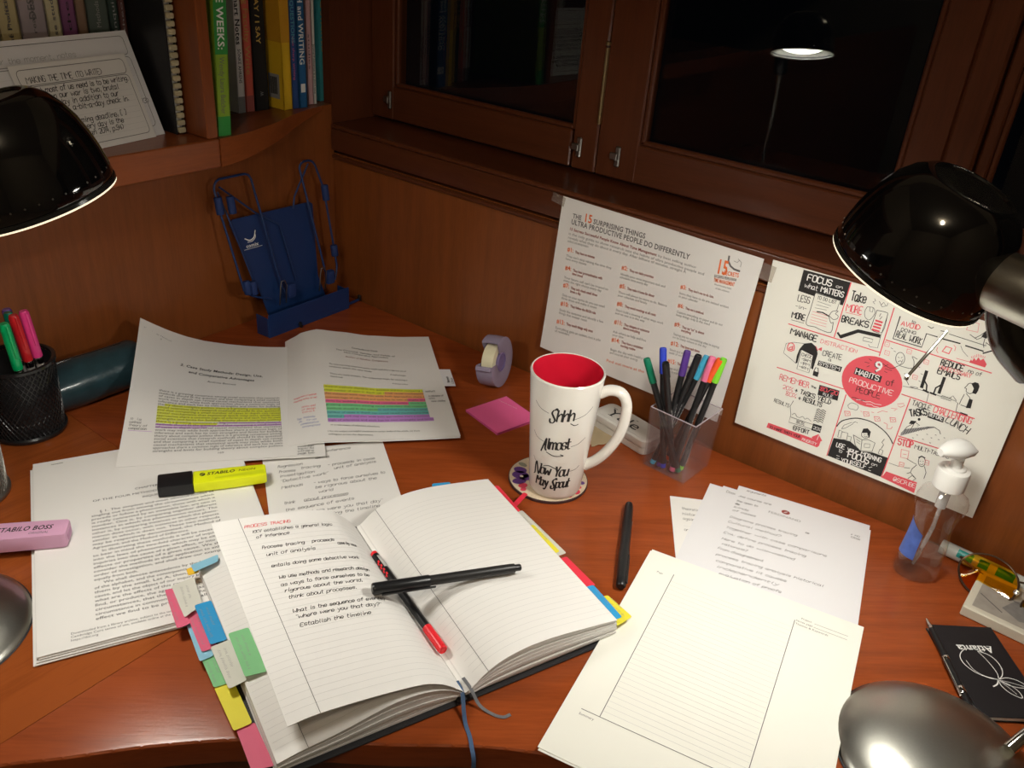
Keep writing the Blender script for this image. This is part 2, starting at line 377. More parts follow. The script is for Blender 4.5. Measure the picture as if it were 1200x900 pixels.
POSTER_ROUND=[('k', 0, [(35.7, 214.4), (88.2, 215.1), (86.3, 187.8), (82.9, 187.7), (82.5, 192.3), (54.9, 192.9), (54.5, 188.3), (35.5, 189.0)]), ('k', 0, [(53.5, 104.6), (52.7, 113.8), (53.7, 122.8), (57.2, 130.9), (64.9, 134.6), (72.0, 131.2), (74.7, 123.8), (74.3, 103.9), (71.8, 104.7), (70.1, 120.3), (55.5, 121.8), (55.4, 104.8)]), ('k', 0, [(75.4, 102.7), (81.6, 102.8), (81.7, 96.9), (75.7, 97.1)]), ('k', 0, [(77.9, 117.0), (104.4, 118.6), (103.9, 111.9), (77.6, 110.8)]), ('k', 0, [(86.1, 88.6), (109.0, 90.0), (110.1, 77.3), (87.1, 75.7)]), ('k', 0, [(91.4, 38.8), (101.7, 39.7), (102.1, 30.3), (91.4, 29.7)]), ('r', 0, [(40.6, 17.6), (95.2, 19.8), (94.0, 21.1), (100.6, 28.2), (106.8, 21.4), (105.2, 20.1), (104.9, 13.5), (103.2, 10.7), (39.8, 10.6)]), ('r', 0, [(170.4, 114.6), (170.1, 109.9), (169.2, 105.3), (167.4, 100.7), (165.0, 96.5), (161.9, 92.7), (158.2, 89.3), (154.0, 86.5), (149.4, 84.4), (144.4, 83.0), (139.4, 82.3), (134.4, 82.3), (129.4, 83.2), (124.6, 84.9), (120.2, 87.3), (116.3, 90.3), (112.8, 93.9), (110.2, 98.0), (108.2, 102.5), (107.0, 107.2), (106.6, 112.1), (107.1, 117.0), (108.3, 121.8), (110.3, 126.3), (113.0, 130.4), (116.3, 134.2), (120.2, 137.4), (124.4, 140.0), (129.0, 141.8), (133.8, 143.1), (138.7, 143.6), (143.7, 143.3), (148.5, 142.3), (153.0, 140.6), (157.1, 138.3), (160.9, 135.4), (164.1, 132.0), (166.7, 128.1), (168.7, 123.8), (169.9, 119.3)]), ('k', 0, [(118.6, 123.9), (147.3, 123.4), (147.3, 115.6), (118.1, 115.3)]), ('k', 0, [(202.9, 101.9), (218.8, 102.5), (219.5, 95.7), (203.4, 95.4)]), ('r', 0, [(222.4, 169.4), (222.9, 173.2), (224.4, 171.8), (225.2, 175.7), (227.6, 173.6), (228.6, 177.8), (231.3, 175.1), (233.3, 178.0), (237.9, 173.2), (237.5, 169.4)]), ('k', 0, [(226.1, 206.5), (231.0, 205.9), (229.2, 198.9), (224.3, 199.5)]), ('k', 0, [(227.5, 210.5), (230.8, 210.5), (229.9, 207.1)]), ('k', 0, [(231.3, 148.3), (233.9, 151.0), (237.3, 151.0), (239.2, 148.1), (239.4, 142.3), (238.6, 138.6), (235.0, 138.7), (235.0, 143.9)]), ('k', 0, [(234.5, 131.7), (238.0, 131.5), (239.0, 121.7), (234.5, 120.6)]), ('g', 0, [(183.9, 67.2), (186.7, 73.1), (206.0, 84.4), (215.4, 87.6), (204.2, 80.5), (184.3, 63.2)]), ('k', 0, [(189.3, 85.3), (194.8, 86.8), (193.2, 82.1), (188.3, 80.7)]), ('k', 0, [(197.8, 90.4), (197.8, 89.3), (197.3, 88.5), (196.5, 88.1), (195.7, 88.4), (195.2, 89.2), (195.1, 90.3), (195.6, 91.1), (196.4, 91.5), (197.3, 91.2)]), ('k', 0, [(118.0, 30.6), (128.3, 33.1), (136.6, 34.3), (151.3, 27.2), (162.9, 31.3), (180.1, 31.9), (179.3, 5.6), (117.3, 5.8)]), ('k', 0, [(145.2, 49.5), (145.6, 55.5), (149.8, 57.8), (154.1, 55.1), (154.8, 46.4), (150.7, 52.3)]), ('r', 0, [(182.8, 14.8), (216.4, 16.0), (217.3, 2.0), (180.3, 5.2)]), ('r', 0.9, [(88.0, 215.0), (86.9, 149.7)]), ('r', 0.9, [(34.3, 147.8), (137.4, 149.3)]), ('r', 0.9, [(137.4, 201.8), (137.9, 145.3)]), ('r', 0.9, [(34.2, 91.5), (112.6, 93.7)]), ('r', 0.9, [(139.4, 165.0), (244.7, 166.0)]), ('r', 0.9, [(171.7, 111.2), (245.6, 112.3)]), ('r', 0.9, [(117.0, 88.1), (116.6, 5.8)]), ('r', 0.9, [(181.3, 109.8), (180.1, 6.0)]), ('r', 0.9, [(182.7, 62.3), (235.1, 65.9)]), ('w', 'H', 'FOCUS', (42.2, 204.1), (70.0, 204.9), 7.1), ('w', 'h', 'on', (74.1, 205.2), (81.8, 205.6), 3.3), ('w', 'h', 'what', (41.2, 195.4), (56.4, 195.4), 5.5), ('w', 'H', 'MATTERS', (59.6, 195.8), (84.8, 196.5), 6.1), ('k', 'h', 'LESS', (37.7, 177.7), (51.7, 178.6), 7.3), ('k', 'h', '-in-', (37.1, 169.1), (50.6, 169.8), 4.0), ('k', 'H', 'MORE', (35.9, 156.4), (51.4, 157.5), 6.8), ('k', 0.4, [(36.3, 153.5), (50.9, 154.3)]), ('k', 0.5, [(54.4, 192.3), (82.0, 192.2), (81.7, 179.9)]), ('k', 0.5, [(54.4, 192.3), (53.9, 171.2), (53.4, 154.2), (63.6, 154.1), (70.4, 153.0), (82.0, 153.6), (81.7, 165.3)]), ('k', 'h', 'TO DO LIST', (58.0, 186.7), (79.4, 187.3), 3.5), ('k', 0.3, [(59.1, 183.8), (74.2, 183.3)]), ('k', 0.3, [(58.7, 179.7), (72.6, 180.3)]), ('k', 0.3, [(58.2, 175.7), (71.1, 177.2)]), ('r', 0.3, [(56.7, 170.8), (74.2, 171.1)]), ('r', 0.3, [(56.7, 167.4), (74.5, 167.9)]), ('r', 0.3, [(56.8, 164.0), (74.8, 164.7)]), ('r', 0.3, [(56.8, 160.7), (75.1, 161.4)]), ('r', 0.3, [(57.0, 157.4), (75.5, 158.2)]), ('k', 1.1, [(61.5, 172.1), (67.8, 173.1), (75.4, 171.2)]), ('k', 0.45, [(75.2, 172.1), (77.6, 177.8), (83.4, 180.0), (81.2, 176.3), (84.7, 174.7), (84.4, 171.2), (80.5, 169.1), (75.4, 171.5), (79.1, 164.5), (81.5, 166.0)]), ('k', 's', 'Take', (92.8, 196.4), (108.9, 197.4), 10.6), ('r', 'h', 'MORE', (91.0, 182.9), (108.5, 184.4), 8.4), ('r', 0.4, [(91.2, 181.2), (107.7, 182.5)]), ('k', 'H', 'BREAKS', (89.8, 169.5), (119.2, 172.2), 6.9), ('k', 0.4, [(111.2, 194.5), (117.7, 195.3), (120.5, 189.6), (117.3, 181.0), (112.2, 182.7), (110.1, 188.7), (111.2, 194.5)]), ('k', 0.4, [(114.1, 195.1), (114.7, 190.6), (117.8, 190.3), (117.3, 195.2)]), ('k', 0.5, [(121.7, 193.9), (131.7, 194.6), (133.3, 191.2), (133.4, 171.8), (122.0, 171.1), (121.2, 176.3), (121.7, 193.9)]), ('k', 0.5, [(126.5, 191.6), (125.8, 188.0), (128.6, 188.9), (127.2, 185.1)]), ('r', 1.7, [(123.7, 182.6), (130.3, 182.6)]), ('r', 1.7, [(123.5, 178.9), (130.2, 179.1)]), ('r', 1.7, [(123.3, 175.4), (130.1, 175.6)]), ('r', 1.7, [(123.0, 171.8), (130.1, 171.9)]), ('k', 0.4, [(116.0, 205.3), (117.7, 203.5), (115.2, 201.7), (117.6, 199.9)]), ('k', 0.4, [(121.2, 204.3), (125.6, 199.2), (130.1, 202.1), (130.0, 204.6)]), ('k', 0.4, [(124.0, 200.6), (125.9, 204.6), (128.3, 202.1)]), ('k', 3.2, [(93.9, 152.8), (109.5, 165.1), (131.7, 167.1)]), ('k', 1.8, [(89.4, 155.8), (93.9, 151.7)]), ('k', 0.4, [(116.9, 160.5), (126.7, 161.2), (126.6, 157.1), (116.9, 156.2), (116.9, 160.5)]), ('k', 0.35, [(123.8, 154.0), (125.6, 151.9), (133.8, 153.4), (133.2, 168.3), (133.3, 191.2)]), ('k', 'H', 'MANAGE', (39.1, 137.0), (70.5, 137.7), 7.0), ('r', 'h', 'DISTRACTION', (74.3, 138.1), (115.4, 139.7), 4.5), ('r', 'h', '@', (40.6, 116.2), (50.2, 117.7), 9.6), ('k', 0.35, [(57.2, 130.9), (45.9, 128.5), (37.4, 124.0), (37.3, 111.6), (54.4, 104.1)]), ('p', 0, [(56.1, 122.8), (70.4, 120.4), (71.0, 98.3), (56.7, 98.0)]), ('k', 0.45, [(56.1, 122.8), (70.4, 120.4), (71.0, 98.3), (56.7, 98.0), (56.1, 122.8)]), ('k', 'h', 'CHECK', (57.9, 115.8), (69.9, 116.2), 3.5), ('k', 'h', '-9AM', (59.1, 110.7), (69.7, 111.3), 3.1), ('k', 'h', '-1PM', (58.9, 105.4), (69.8, 106.2), 3.2), ('k', 'h', '-4PM', (58.4, 100.8), (69.6, 100.8), 3.1), ('k', 0.7, [(76.1, 102.9), (76.6, 107.4), (79.6, 107.7), (80.8, 103.0)]), ('k', 'h', 'CREATE', (80.2, 124.5), (101.9, 126.5), 6.1), ('k', 'h', 'a', (87.9, 120.6), (91.9, 120.9), 3.4), ('r', 0.6, [(70.4, 132.4), (73.6, 128.1)]), ('r', 0, [(73.2, 129.6), (77.3, 133.5), (77.9, 128.7)]), ('w', 'H', 'SYSTEM', (79.2, 112.2), (103.1, 113.3), 4.1), ('r', 'h', 'REMEMBER', (40.5, 77.8), (76.4, 80.3), 6.8), ('k', 'h', 'the', (77.7, 82.6), (83.8, 82.3), 2.4), ('r', 'H', '80/20', (88.1, 82.4), (109.2, 83.6), 4.9), ('w', 'h', 'RULE', (92.9, 77.8), (104.4, 78.5), 3.2), ('r', 'h', '20%', (46.6, 68.2), (59.5, 68.9), 4.7), ('k', 'H', '+ TASKS YIELD', (61.4, 69.7), (104.3, 70.0), 5.4), ('r', 'h', '80%', (52.0, 61.3), (65.3, 62.4), 5.1), ('k', 'H', '+ RESULTS', (67.5, 61.8), (95.7, 62.8), 5.4), ('k', 'h', 'RESULTS', (40.8, 47.6), (59.9, 47.3), 4.4), ('k', 0.4, [(62.7, 57.7), (60.7, 49.5), (64.1, 39.0), (64.1, 28.8), (93.0, 31.3)]), ('k', 0.4, [(64.8, 36.2), (91.4, 37.4)]), ('k', 0.35, [(65.5, 39.6), (68.0, 43.0), (71.4, 39.7), (74.9, 39.9), (78.0, 42.6), (81.0, 40.2), (83.6, 42.8), (88.2, 40.7)]), ('k', 'h', '80%', (72.5, 31.5), (82.7, 32.2), 3.8), ('k', 'H', 'EFFORT', (71.3, 21.7), (90.6, 23.3), 5.2), ('w', 'h', '20%', (93.1, 32.3), (102.0, 32.8), 3.6), ('k', 0.7, [(91.0, 57.8), (92.9, 59.5), (95.7, 58.0), (98.2, 60.3), (101.3, 59.1)]), ('k', 0.7, [(91.0, 55.3), (92.9, 57.0), (95.7, 55.5), (98.2, 57.8), (101.4, 56.6)]), ('k', 0.7, [(91.0, 52.8), (92.9, 54.5), (95.7, 53.0), (98.2, 55.3), (101.5, 54.1)]), ('k', 0.7, [(91.0, 50.1), (92.9, 52.0), (95.7, 50.4), (98.3, 52.8), (101.5, 51.6)]), ('k', 0.7, [(91.0, 47.6), (92.9, 49.3), (95.8, 47.9), (98.4, 50.3), (101.5, 49.1)]), ('k', 0.7, [(91.0, 45.1), (92.9, 46.8), (95.8, 45.3), (98.4, 47.8), (101.5, 46.6)]), ('k', 0.7, [(91.1, 42.5), (93.1, 44.3), (95.8, 42.8), (98.4, 45.2), (101.5, 44.1)]), ('k', 'h', 'TO MAKE THEM YOUR', (43.3, 11.7), (82.3, 14.1), 3.1), ('w', 'h', 'PRIORITY', (84.5, 12.4), (102.3, 13.0), 3.4), ('w', 0.5, [(101.4, 26.7), (100.8, 20.0)]), ('k', 'B', '9', (136.4, 125.5), (145.4, 126.4), 13.8), ('w', 'B', '9', (137.0, 126.7), (146.0, 127.5), 12.9), ('w', 'H', 'HABITS', (119.7, 116.4), (145.9, 117.2), 6.0), ('k', 'h', 'of', (153.6, 115.7), (162.0, 117.0), 6.7), ('w', 'h', 'PRODUCTIVE', (116.1, 104.3), (164.1, 105.7), 6.0), ('k', 'h', 'PEOPLE', (126.0, 96.1), (153.0, 97.3), 6.4), ('k', 0.4, [(146.4, 135.6), (149.3, 138.8)]), ('k', 0.4, [(147.5, 133.2), (154.7, 133.5)]), ('k', 0.4, [(147.9, 130.1), (150.8, 129.4)]), ('k', 0.4, [(125.7, 133.0), (130.6, 133.5)]), ('k', 0.4, [(128.9, 138.2), (131.9, 136.9)]), ('k', 0.4, [(129.2, 128.5), (131.5, 130.5)]), ('w', 0.5, [(129.2, 86.7), (133.8, 88.3), (138.7, 87.8), (143.6, 90.1), (149.1, 89.5), (155.6, 90.9)]), ('w', 0.5, [(140.6, 85.8), (145.7, 87.2), (148.7, 86.2), (154.0, 87.1)]), ('k', 0.5, [(123.7, 87.6), (127.4, 88.4), (133.1, 87.9), (138.4, 88.9)]), ('k', 0.9, [(145.7, 194.8), (145.8, 168.9), (175.2, 169.5), (175.4, 185.4), (186.1, 185.5)]), ('k', 1.1, [(189.7, 185.2), (208.3, 186.0)]), ('k', 1.1, [(213.9, 185.6), (230.9, 185.6), (231.0, 183.1), (240.5, 190.8)]), ('k', 0.5, [(240.5, 190.8), (230.1, 195.2), (231.3, 191.8), (195.9, 192.3)]), ('k', 'h', 'to', (158.3, 191.7), (162.6, 192.1), 3.2), ('r', 'H', 'AVOID', (149.1, 186.0), (168.5, 187.0), 4.9), ('k', 'H', 'DOING', (150.8, 180.0), (166.3, 180.9), 3.3), ('k', 'h', 'REAL WORK', (147.7, 171.8), (174.0, 171.9), 7.0), ('k', 0.6, [(174.6, 193.6), (178.2, 192.5), (179.8, 194.2)]), ('k', 0.6, [(187.3, 192.9), (191.4, 193.5)]), ('r', 0, [(196.6, 178.9), (203.2, 178.7), (202.2, 171.1), (194.6, 171.6)]), ('p', 0, [(197.5, 178.1), (202.3, 178.0), (201.4, 172.3), (195.7, 172.6)]), ('r', 0.4, [(191.9, 169.0), (189.8, 171.1), (189.7, 174.8)]), ('r', 0.4, [(203.5, 182.3), (205.8, 180.7), (206.0, 176.8)]), ('r', 0.35, [(222.3, 176.5), (223.5, 174.7)]), ('r', 0.35, [(223.5, 177.6), (224.7, 175.6)]), ('r', 0.35, [(224.8, 178.8), (225.9, 176.6)]), ('r', 0.35, [(226.1, 180.0), (227.1, 177.6)]), ('r', 0.35, [(227.3, 181.1), (228.3, 178.5)]), ('r', 0.35, [(229.0, 181.0), (229.8, 178.6)]), ('r', 0.35, [(230.6, 181.0), (231.2, 178.6)]), ('r', 0.35, [(232.2, 180.9), (232.7, 178.7)]), ('r', 0.35, [(233.8, 180.9), (234.1, 178.8)]), ('r', 0.4, [(210.0, 169.5), (219.5, 170.0), (223.5, 170.5)]), ('k', 0.3, [(209.7, 183.8), (213.1, 179.3), (219.3, 175.1)]), ('k', 0.5, [(225.2, 199.0), (221.6, 195.4), (214.0, 198.3)]), ('k', 0.5, [(228.0, 198.5), (228.5, 193.0), (229.9, 189.6)]), ('k', 0.5, [(230.0, 204.8), (233.6, 202.6), (235.6, 203.6)]), ('k', 0.5, [(226.4, 205.8), (223.3, 200.7), (219.4, 196.2)]), ('r', 0.4, [(209.9, 211.1), (218.3, 211.9), (219.9, 203.0), (209.4, 201.9), (209.9, 211.1)]), ('k', 'H', 'REDUCE', (198.0, 157.4), (220.5, 158.3), 6.3), ('k', 'h', 'no of', (224.4, 158.9), (237.5, 159.0), 4.2), ('r', 'h', 'UNNECESSARY', (197.6, 152.6), (229.2, 153.8), 4.7), ('k', 'H', 'EMAILS', (197.7, 147.6), (220.2, 148.0), 6.3), ('k', 0.45, [(163.2, 151.5), (163.6, 148.7), (163.2, 146.0), (162.0, 144.1), (160.3, 143.1), (158.4, 143.3), (156.5, 144.7), (155.1, 146.9), (154.3, 149.7), (154.3, 152.5), (155.1, 154.8), (156.5, 156.3), (158.4, 156.7), (160.3, 155.9), (162.0, 154.0), (163.2, 151.5)]), ('k', 0.45, [(143.4, 138.0), (153.2, 135.6), (159.8, 141.6), (162.8, 141.9), (173.4, 143.4), (172.8, 151.6), (169.5, 156.4), (175.1, 155.2)]), ('k', 0.4, [(156.4, 150.7), (157.7, 150.3)]), ('k', 0.4, [(159.6, 151.0), (160.5, 152.2)]), ('k', 0.4, [(157.9, 145.6), (159.6, 147.6), (162.0, 146.8)]), ('k', 0.3, [(161.8, 150.1), (161.1, 142.1)]), ('r', 0.4, [(139.3, 162.9), (144.3, 163.0), (144.4, 158.3), (139.9, 158.2), (139.3, 162.9)]), ('r', 0.3, [(141.1, 160.4), (143.2, 160.4)]), ('r', 0.4, [(142.0, 153.5), (146.9, 153.6), (147.1, 148.9), (142.5, 148.9), (142.0, 153.5)]), ('r', 0.3, [(143.7, 151.1), (145.9, 151.0)]), ('r', 0.4, [(162.5, 162.8), (167.4, 162.9), (167.5, 158.2), (163.1, 158.3), (162.5, 162.8)]), ('r', 0.3, [(164.3, 160.4), (166.3, 160.3)]), ('r', 0.4, [(181.7, 157.6), (186.4, 157.7), (186.6, 153.1), (182.3, 153.1), (181.7, 157.6)]), ('r', 0.3, [(183.4, 155.2), (185.4, 155.1)]), ('r', 0.4, [(176.0, 137.1), (180.9, 137.3), (181.1, 132.5), (176.7, 132.5), (176.0, 137.1)]), ('r', 0.3, [(177.8, 134.7), (179.9, 134.7)]), ('k', 0.35, [(146.7, 158.2), (148.9, 157.7)]), ('k', 0.35, [(150.3, 156.1), (152.5, 155.6)]), ('k', 0.35, [(171.9, 143.6), (174.1, 143.1)]), ('k', 0.35, [(178.0, 147.7), (180.2, 147.2)]), ('k', 0.35, [(183.0, 141.0), (185.2, 140.5)]), ('k', 0.35, [(183.3, 132.5), (185.5, 132.0)]), ('k', 0.45, [(167.7, 135.1), (170.2, 134.4), (170.9, 129.4), (175.4, 124.2)]), ('k', 0.35, [(170.4, 120.7), (185.5, 123.0), (222.7, 124.3), (224.9, 123.1)]), ('k', 0.35, [(196.7, 122.2), (197.6, 112.1)]), ('k', 0.4, [(177.9, 123.4), (185.1, 124.5), (183.4, 122.5), (176.9, 122.7)]), ('k', 2.6, [(187.5, 145.4), (188.1, 126.6)]), ('k', 1.2, [(188.6, 134.6), (192.2, 130.8), (193.6, 124.5)]), ('k', 1.6, [(190.7, 124.2), (195.9, 123.3)]), ('k', 2.4, [(205.7, 144.8), (205.9, 126.9)]), ('k', 1.2, [(204.9, 135.9), (201.3, 131.1), (201.2, 125.0)]), ('k', 1.6, [(198.1, 123.7), (203.6, 123.4)]), ('k', 0.4, [(209.7, 125.0), (218.9, 125.3), (219.0, 122.4), (209.1, 122.2), (209.7, 125.0)]), ('k', 0.4, [(217.4, 125.5), (219.2, 128.8), (224.0, 124.8)]), ('k', 0.5, [(233.8, 149.2), (229.4, 147.9), (228.0, 144.3), (226.9, 141.4), (228.7, 141.3), (229.4, 138.2), (232.8, 137.0), (235.6, 139.0)]), ('k', 0.5, [(228.7, 134.5), (227.8, 126.4), (227.7, 122.0)]), ('k', 0.5, [(230.3, 136.0), (234.9, 132.7), (237.6, 121.9)]), ('k', 0.5, [(226.0, 123.0), (227.0, 113.1), (236.3, 113.0)]), ('k', 0.5, [(237.6, 121.9), (229.2, 121.9)]), ('k', 1.2, [(231.8, 113.4), (238.2, 113.5)]), ('k', 'h', 'TACKLE', (184.9, 103.2), (204.4, 104.0), 6.0), ('r', 'h', 'CHALLENGING', (206.8, 103.9), (244.9, 104.8), 7.2), ('k', 'H', 'TASKS', (187.4, 89.9), (203.2, 98.5), 7.8), ('w', 'H', 'BEFORE', (204.6, 97.8), (218.8, 97.7), 4.2), ('k', 'h', 'LUNCH', (220.9, 98.1), (245.3, 92.4), 7.9), ('k', 0.45, [(191.8, 81.8), (187.6, 76.3), (185.9, 70.9)]), ('k', 0.45, [(193.2, 82.1), (192.1, 75.5)]), ('k', 0.45, [(193.8, 85.1), (199.2, 83.2), (197.1, 81.7)]), ('k', 0.5, [(206.0, 84.4), (212.6, 87.3), (218.9, 85.6), (221.1, 82.1)]), ('k', 0.35, [(186.5, 66.0), (187.6, 72.6)]), ('k', 0.35, [(188.7, 67.7), (190.0, 74.0)]), ('k', 0.35, [(191.0, 69.5), (192.3, 75.4)]), ('k', 0.35, [(193.2, 71.2), (194.6, 76.8)]), ('k', 0.35, [(195.4, 72.9), (196.9, 78.2)]), ('k', 0.35, [(197.6, 74.7), (199.2, 79.6)]), ('k', 0.35, [(199.8, 76.4), (201.5, 81.0)]), ('k', 0.35, [(202.1, 78.1), (203.7, 82.3)]), ('k', 0.35, [(204.3, 79.8), (206.0, 83.7)]), ('k', 0.35, [(206.5, 81.5), (208.4, 85.0)]), ('k', 0.45, [(196.4, 66.3), (197.6, 66.3)]), ('k', 0.45, [(199.4, 71.3), (200.6, 71.4)]), ('k', 0.45, [(206.2, 69.0), (207.4, 68.9)]), ('k', 0.45, [(208.4, 76.4), (209.6, 76.3)]), ('k', 0.45, [(213.5, 74.1), (214.7, 74.1)]), ('k', 0.45, [(216.5, 79.0), (217.7, 79.1)]), ('k', 0.45, [(220.7, 75.1), (221.9, 75.2)]), ('k', 0.45, [(225.3, 79.4), (226.4, 79.4)]), ('k', 0.45, [(204.7, 63.6), (205.9, 63.6)]), ('k', 0.45, [(214.0, 67.9), (215.2, 67.9)]), ('r', 'H', 'STOP', (184.7, 52.2), (200.7, 54.7), 7.7), ('k', 'h', 'MULTI-TASKING', (202.0, 54.8), (237.5, 57.7), 4.7), ('k', 0.5, [(216.7, 44.3), (217.1, 41.8), (216.9, 39.5), (216.1, 37.8), (214.8, 36.9), (213.3, 37.1), (211.9, 38.2), (210.7, 40.1), (210.0, 42.5), (209.8, 44.9), (210.3, 47.0), (211.4, 48.3), (212.8, 48.7), (214.4, 48.0), (215.7, 46.5), (216.7, 44.3)]), ('k', 1.2, [(209.4, 46.1), (211.5, 49.0), (215.0, 48.3)]), ('k', 0.4, [(211.5, 42.5), (212.5, 42.6)]), ('k', 0.4, [(214.3, 43.2), (215.1, 43.9)]), ('k', 0.4, [(212.8, 39.2), (214.6, 39.1), (215.6, 40.9)]), ('k', 0.5, [(209.7, 36.4), (206.9, 30.1), (206.5, 24.9), (213.9, 20.1), (211.7, 16.5)]), ('k', 0.5, [(206.5, 24.9), (203.6, 22.2)]), ('k', 0.5, [(217.7, 38.3), (221.2, 32.0), (221.4, 23.9)]), ('k', 0.4, [(198.6, 39.3), (209.5, 37.1)]), ('k', 0.4, [(198.9, 27.9), (204.4, 29.7)]), ('k', 0.35, [(182.6, 26.4), (193.1, 26.8)]), ('r', 0.45, [(189.9, 48.1), (197.8, 49.3), (199.2, 39.9), (191.9, 38.4), (189.9, 48.1)]), ('r', 0.4, [(193.2, 43.3), (196.5, 44.2)]), ('r', 0.45, [(192.7, 32.4), (197.2, 33.2), (198.0, 28.3), (193.6, 27.2), (192.7, 32.4)]), ('r', 0.4, [(194.4, 29.9), (196.5, 30.3)]), ('r', 0.45, [(216.1, 46.3), (220.1, 46.7), (221.0, 41.5), (217.2, 40.7), (216.1, 46.3)]), ('r', 0.4, [(217.8, 43.5), (219.6, 43.7)]), ('k', 0.5, [(206.3, 16.4), (209.3, 22.1), (213.9, 20.1)]), ('w', 'h', '@SCRIBE', (192.6, 7.1), (217.3, 8.7), 5.0), ('k', 0.9, [(117.5, 46.3), (119.1, 51.3), (122.1, 56.2), (129.1, 61.7), (136.6, 65.5), (145.8, 67.0), (154.3, 66.7), (161.8, 64.3), (169.0, 60.9), (175.0, 56.3), (179.6, 51.0)]), ('w', 'H', 'USE your MORNING', (123.4, 21.5), (174.7, 23.0), 5.4), ('w', 'h', 'to', (127.9, 15.9), (132.1, 16.2), 4.5), ('w', 'H', 'FOCUS', (138.9, 14.2), (163.3, 15.5), 7.8), ('w', 'h', 'on', (165.9, 15.7), (172.6, 16.5), 3.7), ('w', 'H', 'YOURSELF', (133.7, 4.8), (162.4, 8.9), 5.1), ('w', 0.5, [(127.0, 10.6), (130.2, 10.8)]), ('w', 0.5, [(127.7, 7.1), (130.7, 7.9)]), ('w', 0.5, [(164.3, 11.2), (167.2, 13.6)]), ('w', 0.5, [(164.5, 8.2), (167.2, 8.3)]), ('k', 0.5, [(145.2, 49.5), (146.4, 45.9), (150.0, 44.7), (153.0, 46.7), (154.2, 51.1), (153.8, 53.4)]), ('k', 0.35, [(148.3, 49.3), (149.5, 49.1)]), ('k', 0.35, [(151.4, 49.8), (152.1, 50.6)]), ('k', 0.4, [(148.9, 47.1), (150.8, 46.8), (152.2, 48.4)]), ('k', 0.5, [(137.6, 43.6), (148.0, 41.6), (150.5, 27.7), (143.0, 31.8), (137.6, 43.6)]), ('k', 0.5, [(148.0, 41.6), (153.6, 44.7), (162.1, 43.9), (162.0, 32.2), (150.5, 27.7)]), ('k', 0.35, [(151.8, 38.3), (157.6, 40.2), (158.2, 35.5), (152.6, 33.7), (151.8, 38.3)]), ('k', 0.35, [(142.2, 39.8), (146.8, 38.5)]), ('k', 0.35, [(143.2, 37.0), (147.6, 35.6)]), ('k', 0.5, [(170.0, 52.5), (168.6, 47.6), (171.2, 45.5), (170.1, 40.1)]), ('k', 0.45, [(169.1, 38.8), (172.6, 38.4), (172.8, 33.0), (168.7, 32.8), (169.1, 38.8)]), ('k', 0.45, [(121.3, 43.0), (124.9, 43.0), (125.2, 33.8), (122.0, 34.0), (121.3, 43.0)]), ('k', 0.45, [(125.1, 42.2), (131.3, 43.3), (132.2, 34.4), (128.3, 33.1)]), ('k', 0.4, [(132.3, 39.6), (136.1, 40.4), (136.7, 34.9)]), ('k', 0.35, [(123.4, 45.7), (124.8, 51.3), (131.6, 57.6), (133.6, 56.7), (126.5, 47.6), (123.4, 45.7)]), ('k', 0.35, [(133.1, 57.4), (135.2, 60.3), (137.8, 59.8)]), ('k', 0.35, [(122.3, 76.5), (125.3, 81.0), (133.1, 80.2), (132.6, 74.4), (129.2, 74.1), (124.5, 73.4), (122.3, 76.5)]), ('r', 0.5, [(120.7, 68.1), (126.3, 69.9), (128.2, 65.8), (123.0, 62.9), (120.7, 68.1)]), ('r', 0.4, [(122.8, 66.9), (124.8, 65.9), (126.2, 68.2)]), ('r', 0.5, [(140.1, 75.5), (145.5, 77.3), (147.5, 73.3), (142.4, 70.4), (140.1, 75.5)]), ('r', 0.4, [(142.2, 74.4), (144.1, 73.4), (145.4, 75.7)]), ('r', 0.5, [(152.5, 74.5), (157.8, 76.1), (159.9, 72.2), (154.9, 69.4), (152.5, 74.5)]), ('r', 0.4, [(154.6, 73.3), (156.5, 72.3), (157.8, 74.5)]), ('r', 0.5, [(168.2, 80.1), (173.4, 81.8), (175.4, 77.8), (170.5, 75.0), (168.2, 80.1)]), ('r', 0.4, [(170.2, 79.0), (172.1, 78.0), (173.4, 80.1)]), ('r', 0.35, [(148.2, 78.6), (150.8, 78.9)]), ('r', 0.35, [(137.2, 75.5), (138.5, 74.4)]), ('r', 0.4, [(154.5, 80.5), (158.7, 84.6), (163.9, 85.3)]), ('r', 0.4, [(163.8, 71.6), (168.0, 71.0), (168.8, 65.8), (173.1, 67.6), (173.6, 70.3)]), ('r', 0.4, [(170.8, 98.4), (176.5, 101.6), (178.4, 99.4), (174.8, 95.9), (172.0, 96.6)]), ('r', 0.4, [(166.3, 91.1), (172.4, 92.8), (170.1, 89.5)])]
